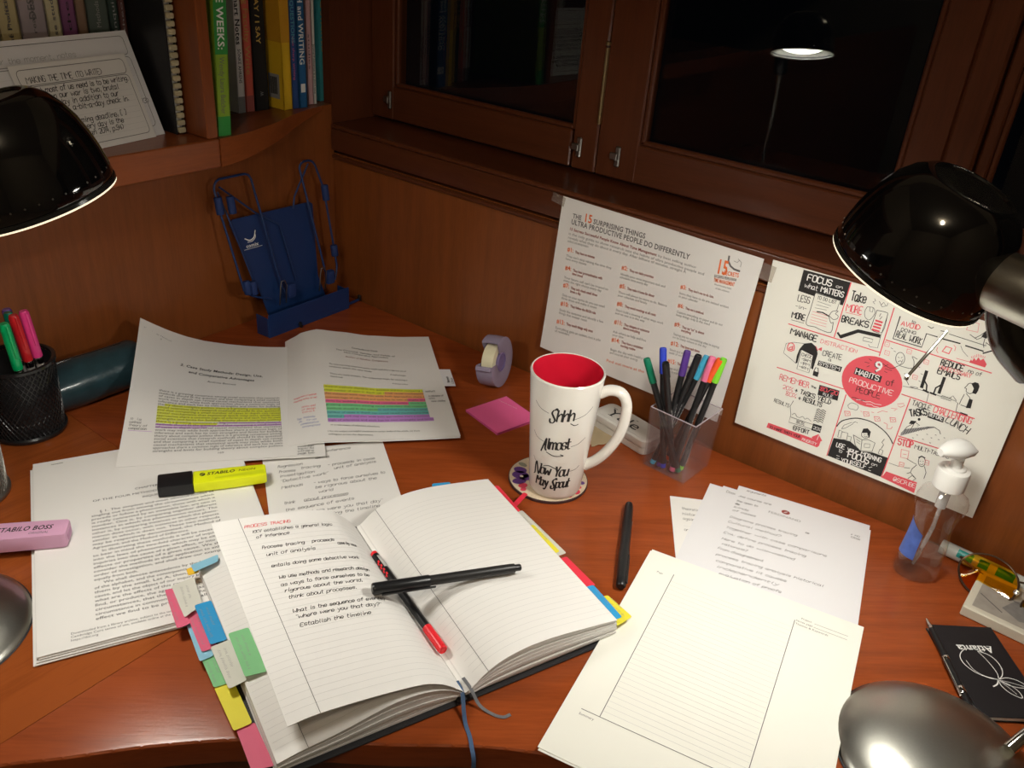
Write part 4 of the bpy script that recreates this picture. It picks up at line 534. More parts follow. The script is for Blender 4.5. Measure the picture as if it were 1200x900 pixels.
# ---- chapter printout, left
CH8 = ['§ 1. The simplest and most obvious modes of','singling out from among the circumstances which','precede or follow a phenomenon, those with which it','is really connected by an invariable law, are two in','number. One is, by comparing together different','instances in which the phenomenon occurs. The','other is, by comparing instances in which the pheno-','menon does occur, with instances in other respects','similar in which it does not. These two methods','may be respectively denominated, the Method of','Agreement, and the Method of Difference.','   In illustrating these methods it will be necessary','to bear in mind the two-fold character of inquiries','into the laws of phenomena; which may be either','inquiries into the cause of a given effect, or into the','effects or properties of a given cause. We shall','consider the methods in their application to either','order of investigation, and shall draw our examples','equally from both.','   We shall denote antecedents by the large letters','of the alphabet, and the consequents corresponding to','them by the small. Let A, then, be an agent or','cause, and let the object of our inquiry be to ascertain','what are the effects of this cause. If we can either','find, or produce, the agent A in such varieties of','circumstances, that the different cases have no','circumstance in common except A; then whatever','effect we find to be produced in all our trials']
def chapter():
    W_, H_ = .2148, .3041
    t, sf = sheet_thing('chapter_printout', 'stapled book chapter printout with dense serif text, left of the notebook', 'paper', (.1504,-.5853), 63.54, W_, H_, .0068, 'paper')
    for i, (dx, dy, a) in enumerate(((-.0035,-.004,.4),(-.001,-.0025,-.3),(.0012,-.001,.2))):
        MB().sheet(lambda u, v: (dx+u*W_*math.cos(R(a)), dy+v*H_-H_+u*W_*math.sin(R(a)), -.0048+.0015*i), 1, 1, .0008).build('page', MATS['paper_edge' if i == 1 else 'paper'], t)
    MB().tube([(.018,-.0085,.0005),(.030,-.0080,.0005)], .0003, 6).build('staple', MATS['dull_metal'], t)
    ink = Ink(sf); a = R(-2.0); o = (.0525, H_-.1152); ca, sa = math.cos(a), math.sin(a)
    def at(x, d): return o[0]+x*ca+d*sa, o[1]+x*sa-d*ca
    Wt = .1215; ls = .00597
    x, y = at(Wt/2, -.030); ink.type('ink_black', 'CHAPTER VIII.', x, y, .0055, a, align='c', sy=.95)
    x, y = at(Wt/2, -.0205); ink.type('ink_black', 'OF THE FOUR METHODS OF EXPERIMENTAL', x, y, .0050, a, align='c', width=.118)
    x, y = at(Wt/2, -.0125); ink.type('ink_black', 'INQUIRY.', x, y, .0050, a, align='c')
    for i, s in enumerate(CH8):
        full = not s.endswith(('both.', 'Difference.')); ind = .008 if s.startswith('   ') or i == 0 else 0
        x, y = at(ind, i*ls); ink.type('ink_black', s.strip(), x, y, .0052, a, width=(Wt-ind) if full else None)
    for i, s in enumerate(('Downloaded from a library archive, subject to the terms of use.','Cambridge Core terms of use, available online at the publisher','https://doi.org')):
        x, y = at(-.020, 28.9*ls+i*.0042); ink.type('ink_soft', s, x, y, .0038, a)
    ink.build(t)
chapter()
# ---- two curled article printouts in the middle distance
LOREM = 'there is a growing consensus among social scientists that research methods should fit the question and that comparing a small number of cases in depth can reveal causal mechanisms that statistical work may miss while both approaches share a common logic of inference and each has its own strengths and limits for building theory about complex politics'.split()
def justified(n, chars, k=0):
    out = []; i = k
    for _ in range(n):
        s = LOREM[i % len(LOREM)]; i += 1
        while len(s)+1+len(LOREM[i % len(LOREM)]) <= chars: s += ' '+LOREM[i % len(LOREM)]; i += 1
        out.append(s)
    return out
ART_O, ART_A = (.3362,-.3888), 50.5
def article_left():
    H_ = .2794; A0 = -.1815; W_ = .2110
    prof = [(-.1815,.0700),(-.165,.0560),(-.1485,.0435),(-.128,.0310),(-.105,.0210),(-.075,.0130),(-.0485,.0078),(-.02,.0040),(.004,.0024),(.0295,.0015)]
    def hh(a):
        for (a0,h0),(a1,h1) in zip(prof, prof[1:]):
            if a <= a1: f = (a-a0)/(a1-a0); return h0+(h1-h0)*f
        return prof[-1][1]
    t = thing('article_printout', 'article printout titled Case Study Methods with yellow highlighting, corner curled up', 'paper', (ART_O[0],ART_O[1],0), R(ART_A))
    sf = lambda u, v: (A0+u+.003*(v/H_)*max(0, -(A0+u)/.18), v*(1-.12*hh(A0+u)/.07*(v/H_)), .0080+hh(A0+u)*(max(v,0)/H_)**1.15)
    MB().sheet(lambda a, b: sf(a*W_, b*H_), 28, 20, .0004).build('sheet', MATS['paper'], t)
    MB().sheet(lambda a, b: tuple(Vector(sf(a*W_*.985, b*H_))+Vector((.0012,-.0015,-.0012))), 20, 14, .0006).build('page', MATS['paper'], t)
    MB().sheet(lambda a, b: tuple(Vector(sf(.186+a*.040, b*.05))+Vector((.004,-.002,-.0016))), 4, 6, .0005).build('page', MATS['paper'], t)
    ink = Ink(sf, .00025); U = lambda a: a-A0
    def slant(m, s, p0, p1, size, **k):
        ink.type(m, s, U(p0[0]), p0[1], size, math.atan2(p1[1]-p0[1], p1[0]-p0[0]), width=math.hypot(p1[0]-p0[0], p1[1]-p0[1]), **k)
    slant('ink_black', '2. Case Study Methods: Design, Use,', (-.1310,.2040), (-.0262,.1905), .0078, bold=True); slant('ink_black', 'and Comparative Advantages', (-.1200,.1900), (-.0370,.1790), .0078, bold=True)
    slant('ink_soft', 'Andrew Bennett', (-.096,.1718), (-.060,.1675), .0060)
    T, B = (-.1500,.1395), (-.1455,.0225); n = 22
    for i, s in enumerate(justified(n, 66)):
        f = i/(n-1); y0 = T[1]+(B[1]-T[1])*f; x0 = T[0]+(B[0]-T[0])*f; x1 = -.0040+.004*f; y1 = y0-.0068*(1-f)-.0015*f
        if i == 5: y0 += 0
        ink.type('ink_soft', s, U(x0), y0, .0058, math.atan2(y1-y0, x1-x0), width=x1-x0, lay=2)
        if 5 <= i <= 11: ink.band('mark_yellow', (U(x0+(.008 if i == 5 else 0)), y0+.0016), (U(x1 if i < 11 else x0+.07), y1+.0016), .0052)
        if i == 11: ink.band('mark_violet', (U(x0+.072), y0+.0004), (U(x1), y1+.0004), .0028)
        if i in (12,): ink.band('mark_violet', (U(x0), y0+.0012), (U(x1), y1+.0012), .0032)
        if i == 13: ink.band('mark_violet', (U(x0), y0+.0020), (U(x0+.058), y0+.0012), .0026)
    ink.type('ink_soft', '169', U(-.074), .0140, .005)
    for i, s in enumerate(('It is','contrast','theory of','comparison')): ink.hand('ink_soft', s, U(-.176), .079-.0055*i, .004, width=.020 if i > 1 else .013, w=.0004)
    ink.band('mark_violet', (U(-.176),.0605), (U(-.150),.0600), .0006)
    ink.type('ink_grey', 'Case Study Methods', U(-.177), .262, .004, R(-14)); ink.type('ink_grey', '2', U(-.158), .250, .005)
    for i, s in enumerate(('carrying on','essential','topic to','others','page two')): ink.hand('ink_black', s, .1985, .0225-.0050*i, .0034, width=.0190, w=.0004, lay=1)
    ink.build(t, {'mark_yellow': 'highlighter_marks', 'mark_violet': 'highlighter_marks'})
def article_right():
    W_, H_ = .2110, .2780; A0, B0 = .0035, .021
    P = [(.0,.0015),(.012,.0085),(.0255,.0165),(.045,.0205),(.080,.0150),(.12,.0075),(.17,.003),(.212,.002)]
    def hump(u):
        for (a0,h0),(a1,h1) in zip(P, P[1:]):
            if u <= a1: f = (u-a0)/(a1-a0); f = f*f*(3-2*f)*.4+f*.6; return h0+(h1-h0)*f
        return P[-1][1]
    t = thing('article_printout', 'article printout with rainbow coloured highlighter lines and a side tab', 'paper', (ART_O[0],ART_O[1],0), R(ART_A))
    sf = lambda u, v: (A0+u, B0+v, .0072+hump(u)*(.28+.72*max(v,0)/H_))
    MB().sheet(lambda a, b: sf(a*W_, b*H_), 28, 10, .0004).build('sheet', MATS['paper'], t)
    MB().sheet(lambda a, b: tuple(Vector(sf(a*W_*.995, b*H_))+Vector((.0006,-.0012,-.0014))), 24, 8, .0008).build('page', MATS['paper'], t)
    MB().sheet(lambda a, b: tuple(Vector(sf(W_-.006+a*.0215, .1275+b*.0475-.002*a))+Vector((0,0,-.0002))), 3, 2, .0004).build('index_tab', MATS['paper_cool_lit'], t)
    ink = Ink(sf, .00025); U = lambda a: a-A0; V = lambda b: b-B0
    def ln(m, s, a0, b0, a1, b1, size, lay=2): ink.type(m, s, U(a0), V(b0), size, math.atan2(b1-b0, a1-a0), width=math.hypot(a1-a0, b1-b0), lay=lay)
    ln('ink_black', 'Counterfactual Cases', .0958,.2508,.1327,.2468,.006); ln('ink_soft', 'The Potential, Validity, and Pitfalls of', .0732,.2420,.1559,.2330,.0055); ln('ink_soft', 'New Comparative Approaches', .0840,.2350,.1460,.2280,.0055)
    ln('ink_maroon', 'Author of Another Comparison', .0857,.2230,.1446,.2165,.0055)
    ln('ink_soft', 'The most interesting comparative politics would result from a rigorous use of', .0619,.2005,.1666,.1890,.0052); ln('ink_soft', 'evidence within the case study.', .0616,.1935,.1198,.1865,.0052); ln('ink_soft', 'A methodologist', .1437,.1790,.1650,.1765,.005)
    ln('ink_soft', 'There are many answers. The comparison began by counting a', .0617,.1745,.1655,.1635,.0052); ln('ink_soft', 'research study.', .0620,.1675,.0790,.1655,.0052); ln('ink_soft', 'A second author', .1440,.1545,.1650,.1520,.005)
    rows = justified(10, 62, 9); T, B = .1415, .0625
    cols = [('mark_yellow',None,1),('mark_yellow','mark_orange',.6),('mark_orange',None,1),('mark_orange','mark_pink',.82),('mark_pink','mark_green',.82),('mark_green',None,1),('mark_green','mark_teal',.5),('mark_teal',None,1),('mark_teal','mark_violet',.16),('mark_violet',None,1)]
    for i, s in enumerate(rows):
        f = i/9; b0 = T+(B-T)*f; b1 = b0-.0078*(1-f)-.001*f; a0 = .0525+.002*f; a1 = .1830+(.004*(i > 8))
        ln('ink_soft', s, a0, b0, a1, b1, .0055)
        c1, c2, k = cols[i]; am, bm = a0+(a1-a0)*k, b0+(b1-b0)*k
        ink.band(c1, (U(a0),V(b0)+.0018), (U(am),V(bm)+.0018), .0084)
        if c2: ink.band(c2, (U(am),V(bm)+.0018), (U(a1),V(b1)+.0018), .0084)
    ln('ink_soft', 'or a new means of inference elsewhere', .0570,.0525,.1168,.0475,.005); ln('ink_soft', '1 For the analysis and helpful comments on earlier drafts of this article, we thank', .0527,.0385,.1656,.0355,.0045); ln('ink_soft', 'colleagues across the department.', .0534,.0325,.1076,.0290,.0045)
    for i, (s, b) in enumerate((('comparison of methods',.124),('reading notes in red',.1165),('limits and',.0985),('of design',.092),('test',.086))): ink.hand('ink_red', s, U(.014 if i < 2 else .0235), V(b), .0036, width=.029 if i < 2 else .017, w=.00035)
    for i, s in enumerate(('See footnote','& the','comparative','examples')): ink.hand('ink_blue', s, U(.0175+.002*i), V(.0735-.0065*i), .0036, width=.022, w=.00035)
    for s, a, b, w_ in (('method?',.1865,.132,.013),('A relevance of',.1890,.1195,.020),('also',.1885,.1135,.008),('case studies',.1905,.1060,.019)): ink.hand('ink_soft', s, U(a), V(b), .004, width=w_, w=.00045)
    ink.type('ink_black', 'Bennett', U(.2235), V(.1560), .0050, R(90), bold=True); ink.type('ink_black', '& Elman', U(.2290), V(.1520), .0050, R(90))
    ink.build(t, {'ink_soft': 'printed_text', 'ink_red': 'margin_notes', 'ink_blue': 'margin_notes'}|{k: 'highlighter_marks' for k in ('mark_yellow','mark_orange','mark_pink','mark_green','mark_teal','mark_violet')})
article_left(); article_right()
# ---- handwritten notes sheet
def notes_sheet():
    W_, H_ = .1438, .2050
    t, sf = sheet_thing('handwritten_notes', 'white sheet of black handwritten notes tucked above the open notebook', 'paper', (.3043,-.3949), 55.27, W_, H_, .0012, 'paper')
    ink = Ink(sf)
    for s, x0, d0, x1, d1 in (('of inference',.0638,.0116,.1037,.0097),('statistics',.060,.0233,.0767,.0226),('Regression',.0161,.0332,.0444,.0323),('Process',.0166,.0437,.0353,.0437),('tracing',.0414,.0405,.064,.0404),('-> proceeds in case',.0722,.0407,.1285,.0374),('unit of analysis',.0786,.0487,.1288,.0443),('investigation',.0165,.0528,.0563,.0507),('"Detective work"',.0172,.0630,.0716,.0566),('Methods',.0168,.0755,.0409,.0732),('- ways to force ourselves to',.0523,.0730,.135,.0685),('be rigorous about the',.0533,.0820,.1236,.0779),('world',.0558,.0912,.0723,.0897),('think',.0172,.1044,.0295,.1036),('about processes',.0384,.1032,.0879,.1004),('the sequence of events',.0174,.1172,.0928,.1110),('"where were you that day"',.0375,.1251,.1223,.1212),('during the timeline',.0562,.1337,.1179,.1299)):
        ink.hand('ink_soft', s.replace('->','-'), x0, H_-d0-.002, .0047, ang=math.atan2(d0-d1, x1-x0), width=x1-x0, w=.0005, slant=.3)
    ink.band('ink_soft', (.0384,H_-.1055), (.0860,H_-.1035), .0005)
    ink.build(t, {'ink_soft': HW})
notes_sheet()
# ---- open hardcover notebook
for nm, c in (('pink',(.72,.12,.22)),('blue',(.02,.30,.62)),('pale_blue',(.25,.52,.68)),('green',(.22,.55,.25)),('yellow',(.80,.70,.04)),('orange',(.85,.50,.03)),('red',(.75,.03,.06))): mat('tab_'+nm, c, .55, var=.04)
mat('tab_clear', (.66,.65,.58), .6, var=.05)
def notebook():
    t = thing('open_notebook', 'open black hardcover notebook with lined white pages and coloured index tabs', 'notebook', (.7196,-.5134,0), R(68))
    H_ = .2440
    mb = MB(); mb.box((.0875,.1235,.0016), (.172,.253,.0028), bevel=.001); mb.build('cover', MATS['black_matte'], t)
    MB().box((-.0895,.1235,.0016), (.172,.253,.0028), bevel=.001).build('cover', MATS['black_matte'], t)
    MB().box((0,.1235,.0030), (.016,.253,.0054), bevel=.0015).build('spine', MATS['black_matte'], t)
    RN = [(0,.0092),(.0050,.0112),(.0093,.0150),(.0140,.0192),(.0194,.0232),(.0290,.0285),(.0420,.0325),(.0606,.0350),(.0830,.0345),(.1054,.0318),(.1300,.0280),(.1500,.0249),(.1575,.0232)]
    LN = [(-.0006,.0098),(-.0030,.0130),(-.0080,.0180),(-.0154,.0252),(-.0260,.0330),(-.0405,.0395),(-.0664,.0448),(-.0947,.0490),(-.1283,.0524),(-.1498,.0512)]
    LF = [(-.0006,.0075),(-.0040,.0135),(-.0110,.0230),(-.0177,.0300),(-.0260,.0380),(-.0390,.0440),(-.0680,.0510),(-.0975,.0560),(-.1259,.0600),(-.1485,.0625)]
    LL = [(-.0008,.0085),(-.0085,.0150),(-.0200,.0225),(-.0364,.0282),(-.0530,.0302),(-.0699,.0300),(-.1090,.0226),(-.1416,.0190),(-.1594,.0155)]
    def prof(P, a, s=1):
        a = a*s
        Q = [(x*s, h) for x, h in P]
        if a <= Q[0][0]: return Q[0][1]
        for (x0,h0),(x1,h1) in zip(Q, Q[1:]):
            if a <= x1: return h0+(h1-h0)*(a-x0)/(x1-x0)
        return Q[-1][1]+(Q[-1][1]-Q[-2][1])/(Q[-1][0]-Q[-2][0])*(a-Q[-1][0])
    def resample(P, n=40):
        P3 = smoothline([Vector((x,h,0)) for x,h in P], 6); L = [0]
        for p, q in zip(P3, P3[1:]): L.append(L[-1]+(q-p).length)
        out = []
        for i in range(n+1):
            d = L[-1]*i/n; k = next((j for j in range(len(L)-1) if L[j+1] >= d-1e-9), len(L)-2)
            f = (d-L[k])/max(1e-9, L[k+1]-L[k]); out.append(P3[k].lerp(P3[k+1], f))
        return out, L[-1]
    rn, rl = resample(RN); ln, ll = resample(LN); lf, lfl = resample(LF); lo, lol = resample(LL)
    def line(P, u): x = min(max(u,0),1)*(len(P)-1); i = min(int(x), len(P)-2); return P[i].lerp(P[i+1], x-i)
    # right page block: bundles of leaves between the cover and the top page
    K = 8
    def rlayer(f, dn=0.0, w=1.0):
        def fn(u, v):
            p = line(rn, u*w); base = .0034+.0006*u
            return Vector((p.x+.0006+.0020*(1-f)*u, dn+v*(H_-dn), base+(p.y-base)*f*(1-.10*(1-f)*math.sin(3.1*u))))
        return fn
    for k in range(K):
        f0, f1 = (k+.12)/K, (k+.97)/K; dn = random.uniform(0, .0022); w = 1-random.uniform(0,.010)-(0 if k else .0)
        MB().slab(rlayer(f0, dn, w), rlayer(min(f1, .985), dn, w), 24, 3).build('page_bundle', MATS['paper_edge' if k % 2 else 'paper'], t)
    sr = lambda u, v: (lambda p: (p.x, v, p.y))(line(rn, u/rl))
    MB().sheet(lambda a, b: sr(a*rl, b*H_), 40, 6, .0003).build('page', MATS['paper'], t, smooth=True)
    # left lower block
    def llayer(f, dn=0.0, w=1.0):
        def fn(u, v):
            p = line(lo, u*w); base = .0034+.0006*u
            return Vector((p.x-.0006-.0030*(1-f)*u, dn+v*(H_-dn), base+(p.y-base)*f))
        return fn
    for k in range(K):
        f0, f1 = (k+.12)/K, (k+.97)/K; dn = random.uniform(0, .0022); w = 1-random.uniform(0,.012)
        MB().slab(llayer(f1, dn, w), llayer(f0, dn, w), 24, 3).build('page_bundle', MATS['paper_edge' if k % 2 else 'paper'], t)
    sl2 = lambda u, v: (lambda p: (p.x, v, p.y+.0002))(line(lo, u/lol))
    lp = MB().sheet(lambda a, b: sl2((1-a)*lol, b*H_), 30, 6, .0002).build('page', MATS['paper'], t, smooth=True)
    lp['label'] = 'lower left page lying open under the raised page'
    i2 = Ink(lambda u, v: sl2(lol-u, v))
    for i in range(33): i2.band('ink_rule', (.002,.012+i*.0068), (.10,.012+i*.0068), .0003)
    i2.band('ink_line', (.0245,.0), (.0245,H_), .00045); i2.build(lp, {'ink_rule': 'ruled_lines', 'ink_line': 'margin_line'})
    # raised left page (a few leaves)
    def sl(u, v):
        f = v/H_; p, q = line(ln, u/ll), line(lf, u/lfl); return (p.x+(q.x-p.x)*f, v, p.y+(q.y-p.y)*f)
    for dz, wf in ((-.0010,.996),(-.0005,.999)):
        MB().sheet(lambda a, b: tuple(Vector(sl((1-a)*ll*wf, .0006+b*(H_-.0006)))+Vector((0,0,dz))), 36, 5, .0002).build('page', MATS['paper'], t, smooth=True)
    pg = MB().sheet(lambda a, b: sl((1-a)*ll, b*H_), 40, 6, .0003).build('page', MATS['paper'], t, smooth=True)
    pg['label'] = 'raised left page with handwritten notes'
    slw = lambda u, v: sl(ll-u, v)
    ink = Ink(slw, .0002)
    for i in range(34):
        y = .0105+i*.00685
        if y < .226: ink.band('ink_rule', (.001,y), (ll-.002,y), .0003)
    ink.band('ink_line', (.0252,.0), (.0252,H_), .0005)
    txt = [('ink_red','PROCESS TRACING',-.1225,.2283,-.0790,.2255),('ink_black','KKV establishes a general logic',-.1170,.2190,-.0400,.2130),('ink_black','of inference',-.1160,.2110,-.0850,.2085),('ink_black','Process tracing   proceeds',-.1150,.1945,-.0465,.1885),('ink_black','case by case',-.0440,.1868,-.0230,.1840),('ink_black','unit of analysis',-.1140,.1840,-.0685,.1800),('ink_black','entails doing some detective work',-.1140,.1675,-.0310,.1580),('ink_black','We use methods and research design',-.1120,.1510,-.0270,.1400),('ink_black','as ways to force ourselves to be',-.1130,.1415,-.0310,.1315),('ink_black','rigorous about the world,',-.1120,.1330,-.0415,.1250),('ink_black','think about processes.',-.1115,.1240,-.0505,.1170),('ink_black','What is the sequence of events?',-.1130,.1070,-.0290,.0985),('ink_black','"where were you that day?"',-.1125,.0995,-.0365,.0910),('ink_black','Establish the timeline',-.1120,.0895,-.0500,.0830)]
    for m, s, a0, b0, a1, b1 in txt:
        ink.hand(m, s, a0+.1498, b0, .0041, ang=math.atan2(b1-b0, a1-a0)*.35, width=(a1-a0)*1.02, w=.00055, slant=.35, jit=.08)
    ink.build(pg, {'ink_rule': 'ruled_lines', 'ink_line': 'margin_line', 'ink_black': HW, 'ink_red': HW})
    ir = Ink(sr, .0002)
    for i in range(34):
        y = .0105+i*.00685
        if y < .226: ir.band('ink_rule', (.014,y), (rl-.001,y), .0003)
    ir.band('ink_line', (.0265,.0), (.0265,H_), .0005)
    ir.build(t, {'ink_rule': 'ruled_lines', 'ink_line': 'margin_line'})
    # index tabs
    for col, z, q in TABS:
        pts = [Vector((x, y, 0)) for x, y in q]; c = sum(pts, Vector())/4; rt = c.x > .05
        if rt and c.y < .25:        # run under the right-hand page
            k0 = sorted(range(4), key=lambda i: pts[i].x)[:2]
            for i in k0: pts[i].x -= .008
        elif not rt: 
            k0 = sorted(range(4), key=lambda i: -pts[i].x)[:2]
            for i in k0: pts[i].x += .004
        P = []
        for i in range(4):
            a, b, d = pts[i], pts[i-1], pts[(i+1) % 4]; P += [a+(b-a).normalized()*.0022, a+((b-a).normalized()+(d-a).normalized())*.0005, a+(d-a).normalized()*.0022]
        ar = sum(P[i].x*P[(i+1) % 12].y-P[(i+1) % 12].x*P[i].y for i in range(12))
        if ar < 0: P = P[::-1]
        o = MB().prism([(p.x, p.y) for p in P], z-.00012, z+.00012).build('index_tab', MATS['tab_'+col], t)
        if col in ('blue','clear','yellow','pink','green') and abs(c.y-.12) < .11 and z > .008:
            e = pts[1]-pts[0]; g = pts[2]-pts[1]; lg = e if e.length > g.length else g
            i3 = Ink(lambda u, v: (u, v, z+.00012), .00012); ang = math.atan2(lg.y, lg.x)
            for dd in (-.0026,.0024): i3.scribble('ink_grey', c.x-lg.x*.36-math.sin(ang)*dd, c.y-lg.y*.36+math.cos(ang)*dd, lg.length*(.70 if dd < 0 else .45), .0026, ang)
            i3.build(o, {'ink_grey': HW})
    # ribbon markers
    mat('ribbon_blue', (.05,.10,.20), .7, var=.3, scale=900); mat('ribbon_grey', (.12,.12,.13), .6, var=.3, scale=900)
    def ribbon(P, m, w):
        P = smoothline([Vector(p) for p in P], 5); n = len(P)-1
        def fn(u, v):
            p = P[int(round(u*n))]; q = P[min(int(round(u*n))+1, n)]; r0 = P[max(int(round(u*n))-1, 0)]; d = (q-r0); s = Vector((-d.y, d.x, .0)); s = s.normalized() if s.length > 1e-6 else Vector((1,0,0))
            return tuple(p+s*(v-.5)*w)
        MB().sheet(fn, n, 1, .0004).build('ribbon_marker', MATS[m], t)
    ribbon([(-.002,.012,.0125),(-.003,.000,.0110),(-.0075,-.012,.0045),(-.011,-.022,.0012),(-.0135,-.034,.0008),(-.017,-.044,.0008),(-.0190,-.0515,-.0040),(-.0205,-.0550,-.020),(-.022,-.0565,-.040)], 'ribbon_blue', .0034)
    ribbon([(.004,.012,.0135),(.005,.000,.0120),(.0075,-.012,.0030),(.0135,-.023,.0008),(.0200,-.030,.0008),(.0270,-.0305,.0008)], 'ribbon_grey', .0030)
notebook()
# ================================================================ the wall prints
def wall_print(name, label, bl, ex, ez, W_, H_, curl):
    """paper taped flat to the right wall: u along the wall, v up"""
    t = thing(name, label, 'poster', (bl[0], -.0022, bl[1]))
    sx, sz = ex; tx, tz = ez
    sf = lambda u, v: (u*sx+v*tx, -curl(u/W_, v/H_), u*sz+v*tz)
    MB().sheet(lambda a, b: sf(a*W_, b*H_), 14, 12, .00035).build('sheet', MATS['paper_cream' if name == 'habits_poster' else 'paper'], t)
    return t, sf
INKS = {'k':'ink_black','r':'ink_coral','w':'ink_white','g':'ink_grey','p':'paper_cream','d':'ink_line','o':'ink_orange','b':'ink_maroon'}
def draw(ink, data):
    for e in data:
        if isinstance(e[2], list):
            col, w, pts = e; P = [(x/1000, y/1000) for x, y in pts]
            if w == 0:
                lay = 3.2 if col == 'p' else (2 if col == 'r' and len(P) > 30 else (2.6 if col == 'k' else 1))
                (ink.disc if len(P) in (3, 4) or len(P) > 30 else ink.poly)(INKS[col], P, lay)
            else:
                P2 = smoothline([Vector((x,y,0)) for x,y in P], 3) if len(P) > 6 else P
                ink.stroke(INKS[col], P2, w/1000*1.25, 4)
        else:
            col, st, s, A, B, h = e; A = Vector((A[0],A[1]))/1000; B = Vector((B[0],B[1]))/1000; d = B-A; ang = math.atan2(d.y, d.x); L = d.length; h /= 1000; h = min(h, L*.9 if len(s) > 2 else h)
            if st in ('p','B'):
                ink.type(INKS[col], s, A.x, A.y, h*1.35, ang, width=L, bold=(st == 'B'), lay=5 if col != 'k' else 4)
            else:
                w = {'h':.11,'H':.17,'s':.12}[st]*h; w = max(w, .0005)
                ink.hand(INKS[col], s, A.x, A.y, h, ang, width=L, w=w, slant=.05, jit=.03, vs=h/6, lay=5, smooth=2)
def prints():
    t, sf = wall_print('list_poster', 'white sheet titled 15 Surprising Things taped to the wall behind the mug', (.4265,.0493), (.9857,-.0218), (.0547,1.0209), .2794, .2159,
        lambda a, b: .0006+.0035*max(0, .35-b)**2*4+.0008*math.sin(7*a+2*b))
    ink = Ink(sf, .00008); draw(ink, POSTER_LIST)
    # the printed sheet's small clock emblem is part of POSTER_LIST
    ink.build(t, {'ink_orange': 'printed_text', 'ink_grey': 'printed_text'})
    t, sf = wall_print('habits_poster', 'white poster with coral circle, 9 Habits of Productive People, beneath right lamp', (.7235,.0513), (.995,-.0039), (.0046,.9963), .2794, .2159,
        lambda a, b: .0006+.010*max(0, b-.72)**2*max(0, .3-a)*8+.0004*math.sin(5*a+3*b))
    ink = Ink(sf, .00012); draw(ink, POSTER_ROUND)
    ink.build(t, {'ink_coral': 'printed_drawing', 'ink_black': 'printed_drawing', 'paper_cream': 'printed_drawing'})
    for lab, c, sz, a in (('clear tape strip on the top left corner of the list sheet', (.432,-.0042,.264), (.020,.0004,.012), .2), ('clear tape strip on the wall bridging the two sheets', (.7215,-.0046,.250), (.016,.0004,.019), .1)):
        o = thing('tape_strip', lab, 'tape', c); MB().box((0,0,0), sz, Matrix.Rotation(a, 4, 'Y')).build('film', MATS['tape_film'], o)
prints()
# ================================================================ pens
def fineliner(col, name='fineliner', label='', p0=(0,0,0), p1=(0,0,1), group=None, L=.165, cap=.045, black=True):
    """slim pen standing cap-up: local z runs from the plug at the bottom to the cap end"""
    d = Vector(p1)-Vector(p0)
    t = thing(name, label, 'pen', p0, group=group, quat=along(d)); m = mat('pen_'+col[0], col[1], .35, var=.04)
    MB().lathe([(0,.006),(.0036,.006),(.0038,.007),(.0038,L-cap),(0,L-cap)], 14).build('barrel', MATS['black_plastic'], t)
    MB().lathe([(0,0),(.0026,.0),(.0034,.001),(.0035,.006),(0,.006)], 14).build('end_plug', m, t)
    MB().lathe([(0,L-cap),(.0042,L-cap),(.0044,L-cap+.001),(.0043,L-.002),(.0037,L),(.0030,L),(.0028,L-.002),(0,L-.002)], 16).build('cap', m, t)
    b = MB()
    for k in range(6): b.box((.0038, 0, .060+k*.0045), (.0003,.0020,.0032))
    b.build('printed_text', MATS['ink_grey'], t)['kind'] = 'stuff'
    return t
COLS = {'green':(.0,.17,.09),'blue':(.03,.06,.55),'black':(.012,.012,.013),'purple':(.09,.035,.24),'lightblue':(.06,.40,.62),'pink':(.72,.16,.30),'orange':(.85,.10,.02),'lime':(.20,.62,.03)}
LAB = {'green':'dark green capped fineliner leaning out the left of the clear pen cup','blue':'royal blue capped fineliner, tallest in the clear pen cup','black':'shorter black topped pen right beside the royal blue one in the clear cup','purple':'purple capped fineliner in the middle of the clear pen cup','black2':'black capped fineliner between purple and light blue in the clear cup','lightblue':'light blue capped fineliner in the clear pen cup','pink':'pink capped fineliner half hidden behind the orange one','orange':'orange capped fineliner in front at the right of the clear cup','lime':'lime green capped fineliner at the far right of clear cup'}
for n, p0, p1 in CUP_PENS:
    c = n.rstrip('2'); fineliner((c, COLS[c]), 'fineliner', LAB[n], p0, p1, 'fineliners in the clear pen cup', L=.150, cap=.031 if n != 'black' else .02)
def clear_cup():
    t = thing('pen_cup', 'clear square plastic pen cup full of fineliners by the wall', 'pen cup', (.684,-.0665,0), R(-4))
    # four walls and a floor, slightly flared
    wv = MB(); b0, b1, H_, th = .029, .0315, .083, .0018
    for k in range(4):
        M = Matrix.Rotation(k*math.pi/2, 4, 'Z'); b = bmesh.new()
        q = [(-b0,-b0,0),(b0,-b0,0),(b1,-b1,H_),(-b1,-b1,H_)]; qi = [(-b0+th,-b0+th,.001),(b0-th,-b0+th,.001),(b1-th,-b1+th,H_),(-b1+th,-b1+th,H_)]
        A = [b.verts.new(p) for p in q]; B = [b.verts.new(p) for p in qi]
        b.faces.new(A); b.faces.new(B[::-1]); b.faces.new((A[3],A[2],B[2],B[3]))
        bmesh.ops.recalc_face_normals(b, faces=list(b.faces)); wv._merge(b, M)
    wv.build('walls', MATS['clear_plastic'], t)
    MB().box((0,0,.0014), (b0*1.97,b0*1.97,.0026), bevel=.0008).build('floor_plate', MATS['clear_plastic'], t)
    r = MB()
    for k in range(4):
        M = Matrix.Rotation(k*math.pi/2, 4, 'Z'); r.box((0,-b1+.0008,H_), (b1*2,.0016,.0014), M, bevel=.0005)
    r.build('rim', mat('plastic_edge', (.42,.36,.40), .15, var=.02), t)
clear_cup()
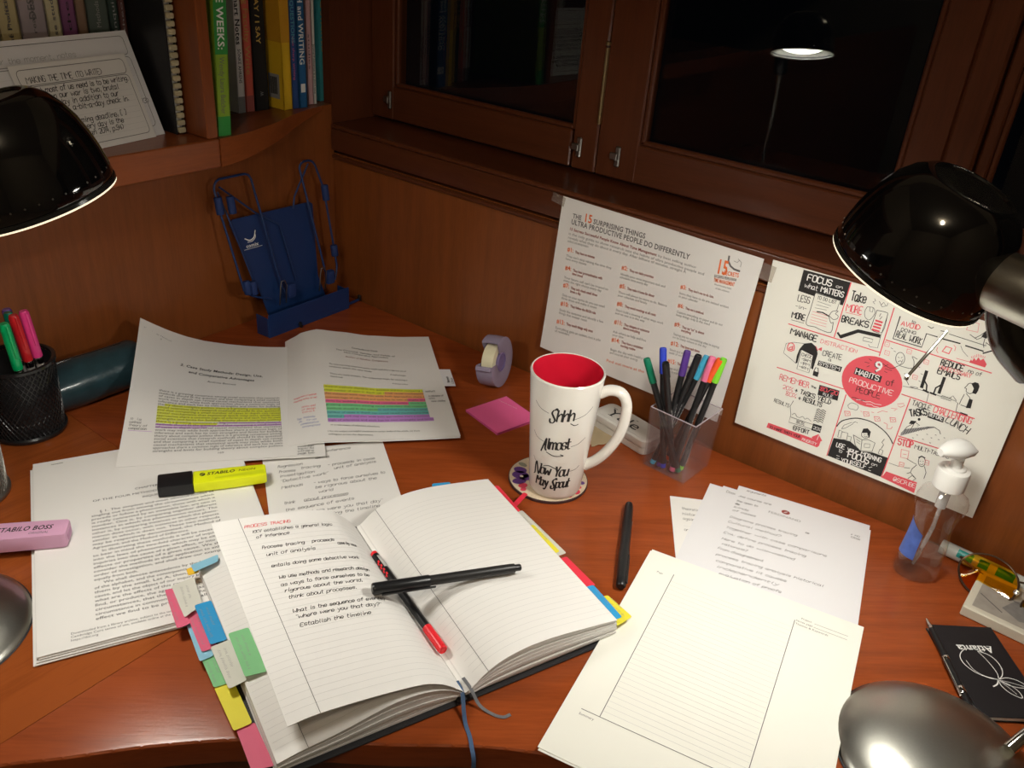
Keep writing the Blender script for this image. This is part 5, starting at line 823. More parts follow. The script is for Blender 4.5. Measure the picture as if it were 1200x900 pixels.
def mesh_cup(label, loc, r0, r1, H_, m, n=46):
    t = thing('mesh_pen_cup', label, 'pen cup', loc)
    w = MB()
    for s in (1, -1):
        for i in range(n):
            P = []
            for k in range(15):
                f = k/14; a = 2*math.pi*i/n+s*f*1.35; r = r0+(r1-r0)*f; P.append((r*math.cos(a), r*math.sin(a), .006+f*(H_-.008)))
            w.tube(P, .0006, 4, caps=False)
    o = w.build('mesh_wall', m, t); o['kind'] = 'stuff'
    MB().lathe([(r1-.0022,H_-.002),(r1-.0022,H_+.001),(r1,H_+.002),(r1+.0022,H_+.001),(r1+.0022,H_-.002),(r1,H_-.003),(r1-.0022,H_-.002)], 40).build('rim', m, t)
    MB().lathe([(0,.0),(r0+.001,.0),(r0+.0028,.002),(r0+.0028,.005),(r0+.0008,.007),(r0-.001,.005),(0,.004)], 40).build('base', m, t)
    MB().lathe([(r0-.0014,.005),(r1-.0016,H_-.003),(r1-.0020,H_-.003),(r0-.0018,.005)], 40).build('liner', MATS['black_matte'], t) if 'black' in label else None
    return t
mesh_cup('black wire mesh pen cup holding gel pens, left by pencil case', (.066,-.5465,0), .0385, .0405, .0930, mat('mesh_black', (.012,.012,.013), .22, var=.2, coat=.4))
mesh_cup('silver wire mesh cup cut off at the left edge, nearest the photo corner', (.146,-.655,0), .040, .042, .090, mat('mesh_silver', (.30,.29,.26), .35, metal=.9))
def gel_pen(n, col, label, p0, p1, L=.145):
    d = Vector(p1)-Vector(p0); t = thing('gel_pen', label, 'pen', p0, group='gel pens in the black mesh cup', quat=along(d)); m = mat('gel_'+n, col, .25, coat=.5)
    MB().lathe([(0,0),(.0012,.0),(.0040,.010),(.0046,.012),(.0046,.085),(0,.085)], 14).build('barrel', mat('gel_barrel', (.45,.42,.40), .15, var=.03, metal=.3), t)
    MB().lathe([(.0047,.080),(.0050,.081),(.0050,.087),(.0047,.088)], 14).build('ring', MATS['chrome'], t)
    MB().lathe([(0,.088),(.0053,.088),(.0056,.090),(.0054,L-.003),(.0042,L),(0,L)], 18).build('cap', m, t)
    MB().box((.0062,0,L-.022), (.0016,.0026,.040), bevel=.0005).build('clip', m, t)
GEL = {'pink':((.75,.05,.25),'pink capped gel pen at the right of the black mesh cup'),'red':((.55,.015,.02),'red capped gel pen beside the pink one in mesh cup'),'green':((.0,.38,.12),'bright green capped gel pen at front of mesh cup'),'darkgreen':((.0,.13,.08),'dark green gel pen behind the bright green one'),'purple':((.10,.04,.22),'purple gel pen at the back of the mesh cup'),'blue':((.02,.07,.35),'blue gel pen leaning left over the mesh cup rim')}
for n, p0, p1 in MESH_PENS: gel_pen(n, GEL[n][0], GEL[n][1], p0, p1)
def black_pen(label, p0, p1, L, style):
    d = Vector(p1)-Vector(p0); t = thing('black_pen', label, 'pen', p0, quat=along(d))
    if style == 0:      # thick felt pen: cap at the start
        MB().lathe([(0,0),(.0046,.0),(.0054,.001),(.0056,.003),(.0056,.052),(.0050,.0535),(0,.0535)], 24).build('cap', MATS['black_plastic'], t)
        MB().lathe([(0,.0535),(.0046,.0535),(.0048,.055),(.0046,L-.010),(.0044,L-.0065),(0,L-.0065)], 24).build('barrel', mat('pen_grey_black', (.022,.021,.021), .38), t)
        MB().lathe([(0,L-.0065),(.0032,L-.0065),(.0034,L-.001),(.0028,L),(0,L)], 18).build('end_plug', MATS['black_plastic'], t)
        MB().box((.0064,0,.033), (.0016,.0030,.050), bevel=.0005).build('clip', MATS['black_plastic'], t)
        k = Ink(lambda u, v: (.00472*math.cos(v/.0047), .00472*math.sin(v/.0047), u)); k.type('ink_soft', 'PILOT', .090, .010, .0040); k.build(t)
    else:
        MB().lathe([(0,0),(.0036,.0),(.0050,.002),(.0052,.012),(.0056,.030),(.0058,.055),(.0054,.060),(.0054,.100),(.0050,L-.008),(.0040,L-.001),(0,L)], 24).build('barrel', MATS['black_plastic'], t)
        P = [(.0053*math.cos(.9+.5*math.sin(k*.35)), .0053*math.sin(.9+.5*math.sin(k*.35)), .050+k*.0055) for k in range(12)]
        MB().tube(P, .0007, 6).build('grip_line', MATS['dull_metal'], t)
        MB().box((.0058,0,.026), (.0016,.0030,.044), bevel=.0005).build('clip', MATS['black_plastic'], t)
black_pen('matte black felt pen lying across the open notebook, atop the red pen', (.6025,-.5065,.0475), (.6795,-.3875,.0412), .1425, 0)
black_pen('slim black pen lying alone on the desk right of the notebook', (.7495,-.3085,.0058), (.6845,-.1815,.0050), .142, 1)
def red_pen():
    p0, p1 = Vector((.6799,-.4972,.0188)), Vector((.5452,-.4479,.0190)); d = p1-p0
    t = thing('red_pen', 'black fineliner with red cap resting in the notebook gutter', 'pen', p0, quat=along(d)); m = mat('pen_red', (.75,.02,.03), .35); L = d.length
    MB().lathe([(0,0),(.0030,0),(.0032,-.0008),(.0040,-.0004),(.0044,.001),(.0044,.030),(0,.030)], 18).build('cap', m, t)
    MB().lathe([(0,.030),(.0038,.030),(.0038,L-.004),(0,L-.004)], 18).build('barrel', MATS['black_plastic'], t)
    MB().lathe([(0,L-.004),(.0037,L-.004),(.0034,L),(0,L+.001)], 18).build('end_plug', m, t)
    k = MB(); ul = along(d).inverted() @ Vector((-.3,-.2,1)); ua = math.atan2(ul.y, ul.x)
    for i in range(4):
        for a_ in (-.85, -.35): k.box((.0038, 0, L-.036+i*.0062+(a_+.6)*.004), (.0004,.0017,.0030), Matrix.Rotation(ua+a_, 4, 'Z'))
    k.build('red_stripes', m, t)['kind'] = 'stuff'
    MB().lathe([(.00386,L-.026),(.00386,L-.008)], 8, None, ua+.15, ua+1.25).build('label_strip', mat('label_grey', (.45,.44,.42), .4), t)
red_pen()
def highlighter(name, label, p0, p1, z, cm, bm, cap_first, word, word2, L, hgt=.0135, w=.026):
    """flat highlighter lying on its broad side; x along its length"""
    a = Vector((p1[0]-p0[0], p1[1]-p0[1])); t = thing(name, label, 'highlighter', (p0[0], p0[1], z), math.atan2(a.y, a.x))
    if cap_first:
        MB().prism([(0,-w*.46),(.002,-w*.49),(.036,-w*.5),(.036,w*.5),(.002,w*.49),(0,w*.46)], 0, hgt, bevel=.0016, seg=2).build('cap', cm, t)
        MB().prism([(.0362,-w*.46),(L*.7,-w*.46),(L-.003,-w*.40),(L,-w*.36),(L,w*.36),(L-.003,w*.40),(L*.7,w*.46),(.0362,w*.46)], .0006, hgt-.0006, bevel=.0018, seg=2).build('barrel', bm, t)
        b = MB(); 
        b.sheet(lambda u, v: (L*.52+u*L*.46, -w*.30+v*w*(.10+.16*u)-.0*u, hgt-.0004+.0004), 6, 1); b.build('end_facet', mat('neon_shade', (.66,.74,.015), .5), t)
        s = lambda u, v: (u, v, hgt-.00055)
    else:
        MB().prism([(0,-w*.40),(.003,-w*.47),(L*.6,-w*.5),(L,-w*.5),(L,w*.5),(L*.6,w*.5),(.003,w*.47),(0,w*.40)], 0, hgt, bevel=.0020, seg=2).build('barrel', bm, t)
        MB().box((L+.019,0,hgt/2), (.037,w*1.04,hgt*1.04), bevel=.0018).build('cap', cm, t)
        MB().box((-.0002,0,hgt/2), (.0006,w*.5,hgt*.4)).build('end_plug', mat('pastel_shade', (.50,.24,.40), .5), t)
        s = lambda u, v: (u, v, hgt-.0001)
    return t, s
mat('neon_yellow', (.80,.86,.01), .42, var=.02); mat('pastel_pink', (.66,.36,.53), .45, var=.02)
t, s = highlighter('highlighter', 'neon yellow highlighter with black cap lying over the chapter printout', (.2935,-.5225), (.3615,-.4225), .0082, MATS['black_plastic'], MATS['neon_yellow'], True, '', '', .1130)
k = Ink(s, .0001); k.type('ink_black', 'STABILO', .0505, .0010, .0072, bold=True, shear=.25, sy=1.0); k.type('ink_black', 'NEON', .0835, .0012, .0056, shear=.2, width=.018)
k.poly('ink_black', [(.0460+.0030*math.cos(i*.52), .0033+.0030*math.sin(i*.52)) for i in range(12)]); k.stroke('neon_yellow', [(.0440,.0024),(.0462,.0036),(.0478,.0046)], .0007, lay=2); k.build(t, {'ink_black': 'printed_text', 'neon_yellow': 'printed_mark'})
t, s = highlighter('highlighter', 'pastel pink highlighter poking in from the left edge over papers', (.3010,-.6245), (.2080,-.7370), .0080, MATS['pastel_pink'], MATS['pastel_pink'], False, '', '', .080, hgt=.0165, w=.0265)
k = Ink(lambda u, v: (-u, -v, .0164), .0002)
k.type('ink_black', 'STABILO BOSS', -.0640, -.0020, .0094, bold=True, shear=.25, width=.0500); k.type('ink_soft', 'ORIGINAL', -.0340, -.0082, .0048, shear=.2, width=.0180)
k.poly('ink_coral', [(-.0710+.0048*math.cos(i*.52), .0014+.0048*math.sin(i*.52)) for i in range(12)]); k.stroke('pastel_pink', [(-.0740,-.0006),(-.0712,.0014),(-.0686,.0040)], .0009, lay=2); k.build(t, {'ink_coral': 'printed_mark', 'pastel_pink': 'printed_mark'})
# ================================================================ mug and coaster
mat('mug_white', (.78,.75,.70), .18, coat=.6, var=.01); mat('mug_red', (.62,.012,.035), .22, coat=.5, var=.03)
def mug():
    t = thing('tall_mug', 'tall white latte mug with red inside and script fill lines', 'mug', (.6005,-.2105,.0045))
    H_, r0, r1 = .152, .0300, .0410
    rr = lambda z: r0+(r1-r0)*min(1, (z/H_)*1.0)
    MB().lathe([(0,.002),(.024,.002),(.0255,0),(.0280,.0005),(.0297,.003)]+[(rr(z), z) for z in (.006,.03,.06,.09,.12,.148)]+[(r1,.1515),(r1-.0012,.153),(r1-.0024,.1525)], 64).build('body', MATS['mug_white'], t)
    MB().lathe([(r1-.0024,.1525),(r1-.0032,.150)]+[(rr(z)-.0036, z) for z in (.14,.11,.08,.05,.02)]+[(.020,.010),(0,.009)], 64).build('inner_glaze', MATS['mug_red'], t)
    hd = Vector((.90,.44,0)).normalized()
    P = [hd*(.0375)+Vector((0,0,.130)), hd*.048+Vector((0,0,.1360)), hd*.060+Vector((0,0,.1345)), hd*.0672+Vector((0,0,.1235)), hd*.0685+Vector((0,0,.105)), hd*.0650+Vector((0,0,.083)), hd*.0555+Vector((0,0,.061)), hd*.0440+Vector((0,0,.045)), hd*.0315+Vector((0,0,.0345))]
    MB().tube(smoothline(P, 6), .0072, 16, flat=.82).build('handle', MATS['mug_white'], t, smooth=True)
    # the lettering, wrapped round the cone, centred towards the viewer
    a0 = math.atan2(-.86, .50)
    def sf(u, v): r = rr(v)+.00005; a = a0+u/r; return (r*math.cos(a), r*math.sin(a), v)
    k = Ink(sf, .00015); nib = (R(32), .0006)
    def word(s, x, y, h, w_, ang=.16): k.hand('ink_black', s, x, y, h, ang=ang, width=w_, w=.0024, slant=.42, jit=.0, nib=nib, smooth=5, gap=.75)
    word('\x01hhh', -.0130, .1075, .0140, .0270); word('\x02lmost', -.0195, .0690, .0135, .0330); word('\x03ow You', -.0265, .0330, .0130, .0410, .08); word('May \x01pout', -.0225, .0170, .0115, .0400, .08)
    for P in (((-.034,.1245),(-.026,.1190),(-.0150,.1165)), ((.013,.1125),(.026,.1170),(.036,.1245)), ((-.033,.0855),(-.027,.0800),(-.0175,.0780)), ((.0135,.0765),(.022,.0790),(.031,.0850)), ((-.030,.0520),(-.027,.0480),(-.0235,.0460)), ((.0150,.0420),(.022,.0430),(.028,.0470))):
        k.stroke('ink_black', smoothline([Vector((x,y,0)) for x,y in P], 5), .00055)
    for P in (((.010,.1075),(.0145,.1050),(.0185,.1062)), ((-.013,.0655),(-.004,.0625),(.006,.0640),(.003,.0655)), ((-.0145,.0455),(-.008,.0478),(.000,.0452))):
        k.stroke('ink_black', smoothline([Vector((x,y,0)) for x,y in P], 6), .0011, nib=(R(70), .0004))
    k.build(t, {'ink_black': 'printed_lettering'})
mug()
def coaster():
    t = thing('coaster', 'round cork coaster with floral print beneath the tall mug', 'coaster', (.5860,-.2025,0))
    MB().lathe([(0,0),(.0455,0),(.0462,.001),(.0462,.0035),(.0455,.0042),(0,.0042)], 56).build('cork_disc', mat('cork', (.62,.50,.36), .85, var=.25, scale=600), t)
    MB().lathe([(.0466,0),(.0470,.0005),(.0470,.0032),(.0463,.0040),(.0463,0)], 56).build('dark_edge', mat('coaster_edge', (.05,.02,.02), .6), t)
    k = Ink(lambda u, v: (u, v, .0042), .0001)
    mat('petal_purple', (.12,.04,.22), .6, var=.3, scale=200); mat('petal_red', (.60,.05,.09), .6, var=.3, scale=200); mat('petal_cream', (.75,.66,.50), .7, var=.15, scale=300); mat('leaf_dull', (.25,.24,.18), .7, var=.2, scale=200)
    def blob(m, x, y, r, sq=1, lay=1, rot=0): k.poly(m, [(x+r*math.cos(a)*math.cos(rot)-sq*r*math.sin(a)*math.sin(rot), y+r*math.cos(a)*math.sin(rot)+sq*r*math.sin(a)*math.cos(rot)) for a in [i*math.pi/8 for i in range(16)]], lay)
    dl = Vector((-.82,-.57)); 
    for ang, dist, m, r, sq in ((0,.033,'petal_purple',.0100,.8),(.35,.036,'petal_purple',.0085,.7),(-.30,.035,'petal_purple',.0080,.8),(.15,.027,'petal_purple',.0070,.9),(.62,.036,'petal_red',.0058,.8),(.78,.040,'petal_red',.0040,.8),(-.62,.038,'leaf_dull',.006,.6),(2.5,.038,'petal_red',.0075,.8),(2.75,.036,'petal_red',.0060,.8),(2.2,.041,'petal_red',.0040,.8),(3.0,.040,'petal_purple',.0035,1)):
        a = math.atan2(dl.y, dl.x)+ang; blob(m, dist*math.cos(a), dist*math.sin(a), r, sq, 1, a)
    blob('petal_cream', *(Vector((math.cos(math.atan2(dl.y,dl.x)+.08), math.sin(math.atan2(dl.y,dl.x)+.08)))*.0315), .0022, 1, 2)
    k.build(t, {m: 'printed_flowers' for m in ('petal_purple','petal_red','petal_cream','leaf_dull')})
coaster()
# ================================================================ small things along the right wall
def yale_tin():
    t = thing('tin', 'white tin box with large black serif lettering between mug handle and pen cup', 'tin', (.6030,-.0490,0), R(-12)); L, B = .096, .042
    def rr(l, b, r, n=6): return [(sx*(l/2-r)+r*math.cos(a), sy*(b/2-r)+r*math.sin(a)) for sx, sy, q in ((1,1,0),(-1,1,1),(-1,-1,2),(1,-1,3)) for a in [(q+i/n)*math.pi/2 for i in range(n+1)]]
    m = mat('tin_white', (.66,.63,.58), .3, coat=.3, var=.02)
    MB().prism(rr(L-.002, B-.002, .009), 0, .0105, bevel=.001).build('body', m, t, smooth=True)
    MB().prism(rr(L, B, .010), .0108, .0200, bevel=.0016, seg=2).build('lid', m, t, smooth=True)
    MB().prism(rr(L-.010, B-.010, .007), .0200, .0205, bevel=.0004).build('lid_panel', m, t)
    k = Ink(lambda u, v: (u, v, .0206), .0001)
    k.type('ink_black', 'Yale', -.0340, -.0090, .0270, shear=0, width=.054, bold=False, sy=.95)
    for x, y, w_ in ((-.0355,.0098,.007),(-.0235,.0098,.006),(-.0285,-.0092,.008),(.0035,.0102,.0040),(.0045,-.0092,.006)): k.rect('ink_black', x, y, x+w_, y+.0010)
    k.build(t, {'ink_black': 'printed_lettering'})
yale_tin()
o = thing('kraft_scrap', 'torn scrap of tan paper under the mug handle', 'paper', (.5740,-.0760,0), R(-30))
MB().sheet(lambda u, v: (-.024+u*.048+.001*math.sin(17*v), -.019+v*.036+.0012*math.sin(23*u), .0012+.0006*math.sin(6*u+3*v)), 14, 10, .0004).build('sheet', mat('kraft', (.42,.32,.19), .9, var=.1), o)
def post_its():
    t = thing('sticky_note_pad', 'bright pink square sticky note pad on the desk left of the mug', 'sticky notes', (.4568,-.1255,0), R(76))
    m = mat('sticky_pink', (.85,.13,.34), .8, var=.03); s = .0685
    MB().box((0,0,.0014), (s,s,.0028)).build('pad', mat('sticky_edge', (.52,.06,.20), .85, var=.2, scale=800), t)
    sf = lambda u, v: (u, v, .0032+.0015*max(0, -v/s+.1)**2)
    MB().sheet(lambda a, b: sf(-s/2+a*s, -s/2+b*s), 8, 8, .0002).build('top_note', m, t)
    k = Ink(sf, .0001)
    for i in range(7): k.stroke('ink_white', [(.0180+.0010*i, .029-.0042*i), (.0200+.0009*i, .0272-.0042*i), (.0195+.0009*i, .0255-.0042*i)], .0003)
    k.build(t, {'ink_white': 'embossed_marks'})
post_its()
def tape_dispenser():
    ax = Vector((.965,.245,.10)).normalized(); t = thing('tape_dispenser', 'translucent lavender tape dispenser with cream tape roll near the wall', 'tape dispenser', (.3925,-.0640,.0005))
    M = Matrix.Translation((0,0,.0355)) @ along(ax).to_matrix().to_4x4()
    # local x of the drum: find the angle that points up
    x = M.to_3x3() @ Vector((1,0,0)); y = M.to_3x3() @ Vector((0,1,0)); up = math.atan2(y.z, x.z)
    m = mat('lavender_plastic', (.52,.46,.62), .18, trans=.45, ior=1.3, var=.02, coat=.3)
    left = up+math.pi*.5
    lx = (x*math.cos(left)+y*math.sin(left)); s = 1 if lx.dot(Vector((-.8,-.57,0))) > 0 else -1
    R0 = .0355
    g0, g1 = up+s*R(22), up+s*R(80)      # opening at the upper left
    a0, a1 = (g1, g0+2*math.pi) if s > 0 else (g1-2*math.pi+0, g0)
    if s < 0: a0, a1 = g0, g1+2*math.pi
    MB().lathe([(R0-.0016,-.0120),(R0,-.0120),(R0+.0006,0),(R0,.0120),(R0-.0016,.0120),(R0-.0010,0),(R0-.0016,-.0120)], 48, M, a0, a1).build('shell', m, t, smooth=True)
    MB().lathe([(.0130,.0105),(.0150,.0112),(R0-.004,.0125),(R0,.0118),(R0,.0104),(R0-.004,.0108),(.0150,.0098),(.0130,.0105)], 48, M, a0, a1).build('side_plate', m, t, smooth=True)
    MB().lathe([(.0130,-.0105),(.0150,-.0112),(R0-.004,-.0125),(R0,-.0118),(R0,-.0104),(R0-.004,-.0108),(.0150,-.0098),(.0130,-.0105)], 48, M, a0, a1).build('side_plate', m, t, smooth=True)
    MB().lathe([(.0135,.0118),(.0135,-.0100),(.0120,-.0100),(.0120,.0118),(.0135,.0118)], 32, M).lathe([(0,.0090),(.0120,.0090),(.0120,.0100),(0,.0104)], 32, M).build('hub', mat('lavender_deep', (.22,.17,.36), .3, trans=.15), t, smooth=True)
    MB().lathe([(.0150,-.0085),(.0255,-.0085),(.0258,0),(.0255,.0085),(.0150,.0085),(.0150,-.0085)], 48, M).build('tape_roll', mat('tape_cream', (.72,.66,.46), .45, var=.04), t, smooth=True)
    a = g1+s*R(4); p = Vector((math.cos(a)*(R0+.002), math.sin(a)*(R0+.002), 0))
    MB().box((0,0,0), (.006,.006,.022), M @ Matrix.Translation(p) @ Matrix.Rotation(a, 4, 'Z'), bevel=.001).build('cutter_lip', m, t)
tape_dispenser()
def sanitizer():
    t = thing('sanitizer_bottle', 'clear pump bottle of hand sanitizer with white cap, below habits poster', 'bottle', (.9725,-.0690,0), R(30)); t.scale = (1, 1, 1.13)
    def el(z, r, q=.80): return [(r*math.cos(a), r*q*math.sin(a), z) for a in [i*math.pi/16 for i in range(32)]]
    def loft(b, rings, cap0=True, cap1=True):
        bb = bmesh.new(); V = [[bb.verts.new(p) for p in r] for r in rings]
        for A, B in zip(V, V[1:]):
            for i in range(32): f = bb.faces.new((A[i], A[(i+1)%32], B[(i+1)%32], B[i])); f.smooth = True
        if cap0: bb.faces.new(V[0][::-1])
        if cap1: bb.faces.new(V[-1])
        b._merge(bb); return b
    prof = [(0,.0190),(.002,.0225),(.008,.0238),(.025,.0228),(.045,.0210),(.058,.0203),(.066,.0212),(.074,.0240),(.081,.0258),(.087,.0252),(.092,.0222),(.096,.0165),(.100,.0135),(.104,.0135)]
    loft(MB(), [el(z, r, .82 if z < .09 else 1) for z, r in prof]).build('bottle', MATS['clear_bottle'], t, smooth=True)
    loft(MB(), [el(z, r-.0012, .80) for z, r in prof[:3]]+[el(.030,.0217,.80)]).build('gel', clear('gel_clear', (.90,.90,.89), .0, 1.45, .03, (.75,.74,.72)), t, smooth=True)
    MB().lathe([(0,.1000),(.0150,.1000),(.0156,.1008),(.0156,.1175),(.0148,.1190),(.0105,.1200),(.0100,.1215),(.0060,.1220),(.0056,.1300),(0,.1300)], 40).build('pump_collar', mat('white_plastic', (.78,.77,.74), .3, coat=.3, var=.01), t)
    hd = MB(); bb = bmesh.new(); V = []
    for u, w_, z0, z1 in ((-.0105,.0095,.1400,.1425),(-.006,.0120,.1345,.1465),(.004,.0125,.1320,.1490),(.013,.0110,.1330,.1480),(.021,.0075,.1350,.1455),(.027,.0042,.1360,.1425)):
        V.append([bb.verts.new((u, w_*math.cos(a), (z0+z1)/2+(z1-z0)/2*math.sin(a))) for a in [i*math.pi/8 for i in range(16)]])
    for A, B in zip(V, V[1:]):
        for i in range(16): bb.faces.new((A[i], B[i], B[(i+1)%16], A[(i+1)%16]))
    bb.faces.new(V[0]); bb.faces.new(V[-1][::-1]); bmesh.ops.recalc_face_normals(bb, faces=list(bb.faces)); hd._merge(bb, Matrix.Rotation(R(205), 4, 'Z'))
    hd.build('pump_head', MATS['white_plastic'], t, smooth=True, ang=60)
    MB().tube([(0,0,.100),(.001,0,.055),(-.004,.001,.010)], .0022, 10).tube([(0,0,.100),(0,0,.078)], .0055, 14).build('dip_tube', clear('tube_white', (.85,.85,.85), .1, 1.4, .3, (.8,.8,.8)), t)
    lb = MB(); 
    def lf(u, v):
        a = R(172)+u*R(62); z = .024+v*(.040-.012*u); i = next((i for i in range(len(prof)-1) if prof[i+1][0] >= z), 0); f = (z-prof[i][0])/(prof[i+1][0]-prof[i][0]); r = prof[i][1]+(prof[i+1][1]-prof[i][1])*f+.0003
        return (r*math.cos(a), r*.82*math.sin(a), z)
    lb.sheet(lf, 10, 8, .0).build('label_sticker', mat('label_blue', (.05,.10,.36), .35, var=.7, scale=90), t)
sanitizer()
def foil_pack():
    t = thing('foil_tube', 'shiny white and teal tube packet lying against the wall behind glasses', 'tube', (1.030,-.0165,.0), R(-5))
    m = clear('pack_film', (.85,.88,.87), .08, 1.45, .45, (.62,.64,.62))
    MB().lathe([(0,-.046),(.0078,-.046),(.0082,-.044),(.0082,.044),(.0078,.046),(0,.046)], 24, Matrix.Translation((0,0,.0085)) @ Matrix.Rotation(R(90), 4, 'Y')).build('tube', mat('pack_white', (.50,.52,.50), .15, coat=.8, var=.25, scale=60), t)
    k = Ink(lambda u, v: (u, -.0083*math.cos(v/.0083), .0085+.0083*math.sin(v/.0083)), .00015); mat('pack_teal', (.03,.30,.28), .25, var=.3, scale=120)
    for x0, x1 in ((-.028,-.012),(-.006,.004),(.012,.030)): k.rect('pack_teal', x0, .001, x1, .0105, step=.003)
    k.build(t, {'pack_teal': 'printed_band'})
foil_pack()
def photo_block():
    t = thing('photo_tile', 'cream edged photo tile lying under the amber glasses at right', 'photo', (1.0780,-.0690,0), R(-2)); L, B = .1020, .0740
    MB().box((0,0,.0060), (L,B,.0120), bevel=.0012).build('block', mat('tile_cream', (.62,.58,.48), .6, var=.05), t)
    k = Ink(lambda u, v: (u, v, .0120), .00012); mat('photo_grey', (.34,.31,.27), .35, var=.25, scale=90); mat('photo_dark', (.10,.09,.08), .4, var=.2); mat('photo_mid', (.20,.19,.18), .4, var=.3, scale=150)
    k.rect('photo_grey', -L/2+.007, -B/2+.007, L/2-.007, B/2-.007)
    k.poly('photo_mid', [(-.020,-.012),(-.012,.008),(.004,.016),(.016,.006),(.014,-.014),(-.002,-.022)], 2); k.band('photo_dark', (-.042,-.004), (-.018,-.020), .0012, 2); k.band('photo_dark', (-.044,.018), (.0,.004), .0008, 2)
    k.poly('photo_dark', [(.020,.020),(.034,.024),(.040,.010),(.028,.004)], 2); k.build(t, {'photo_grey': 'photo_print', 'photo_mid': 'photo_print', 'photo_dark': 'photo_print'})
photo_block()
def spectacles():
    t = thing('sunglasses', 'amber lensed metal glasses lying on the photo tile at right edge', 'glasses', (1.0310,-.0660,.0010), R(-16))
    fr = mat('frame_bronze', (.10,.06,.035), .3, metal=.8); ln = clear('amber_lens', (.97,.74,.12), .0, 1.5)
    tilt = Matrix.Rotation(R(-48), 4, 'X')
    def outline(cx, s):
        P = []
        for i in range(28):
            a = 2*math.pi*i/28; x = .0295*math.cos(a); z = .0235*math.sin(a); x += s*.003*(z < 0)*(-z/.0235); P.append(Vector((cx+x, 0, .0250+z)))
        return P
    for cx, s in ((0,1),(.068,-1)):
        P = outline(cx, s); MB().tube([tilt @ p for p in P], .0011, 8, closed=True).build('rim', fr, t)
        b = MB(); bb = bmesh.new(); f = bb.faces.new([bb.verts.new(tilt @ (p+Vector((0,.0004,0)))) for p in P]); g = bmesh.ops.extrude_face_region(bb, geom=[f]); 
        for e in g['geom']:
            if isinstance(e, bmesh.types.BMVert): e.co += tilt.to_3x3() @ Vector((0,.0014,0))
        bmesh.ops.recalc_face_normals(bb, faces=list(bb.faces)); b._merge(bb); b.build('lens', ln, t)
    MB().tube([tilt @ Vector(p) for p in ((.026,0,.038),(.034,-.001,.0405),(.042,0,.038))], .0011, 8).build('bridge', fr, t)
    for P in (((-.029,0,.030),(-.030,.008,.030),(.020,.014,.024),(.075,.018,.015)), ((.097,0,.030),(.098,.008,.030),(.050,.018,.026),(.002,.022,.018))):
        MB().tube(smoothline([tilt @ Vector(p) for p in P], 5), .0012, 8).build('temple', fr, t)
    for x in (.030, .040): MB().lathe([(0,-.001),(.003,-.0006),(.003,.0006),(0,.001)], 12, tilt @ Matrix.Translation((x,-.004,.026)) @ Matrix.Rotation(R(90), 4, 'X')).build('nose_pad', clear('pad_clear', (.9,.85,.7), .05, 1.45, .2), t)
spectacles()
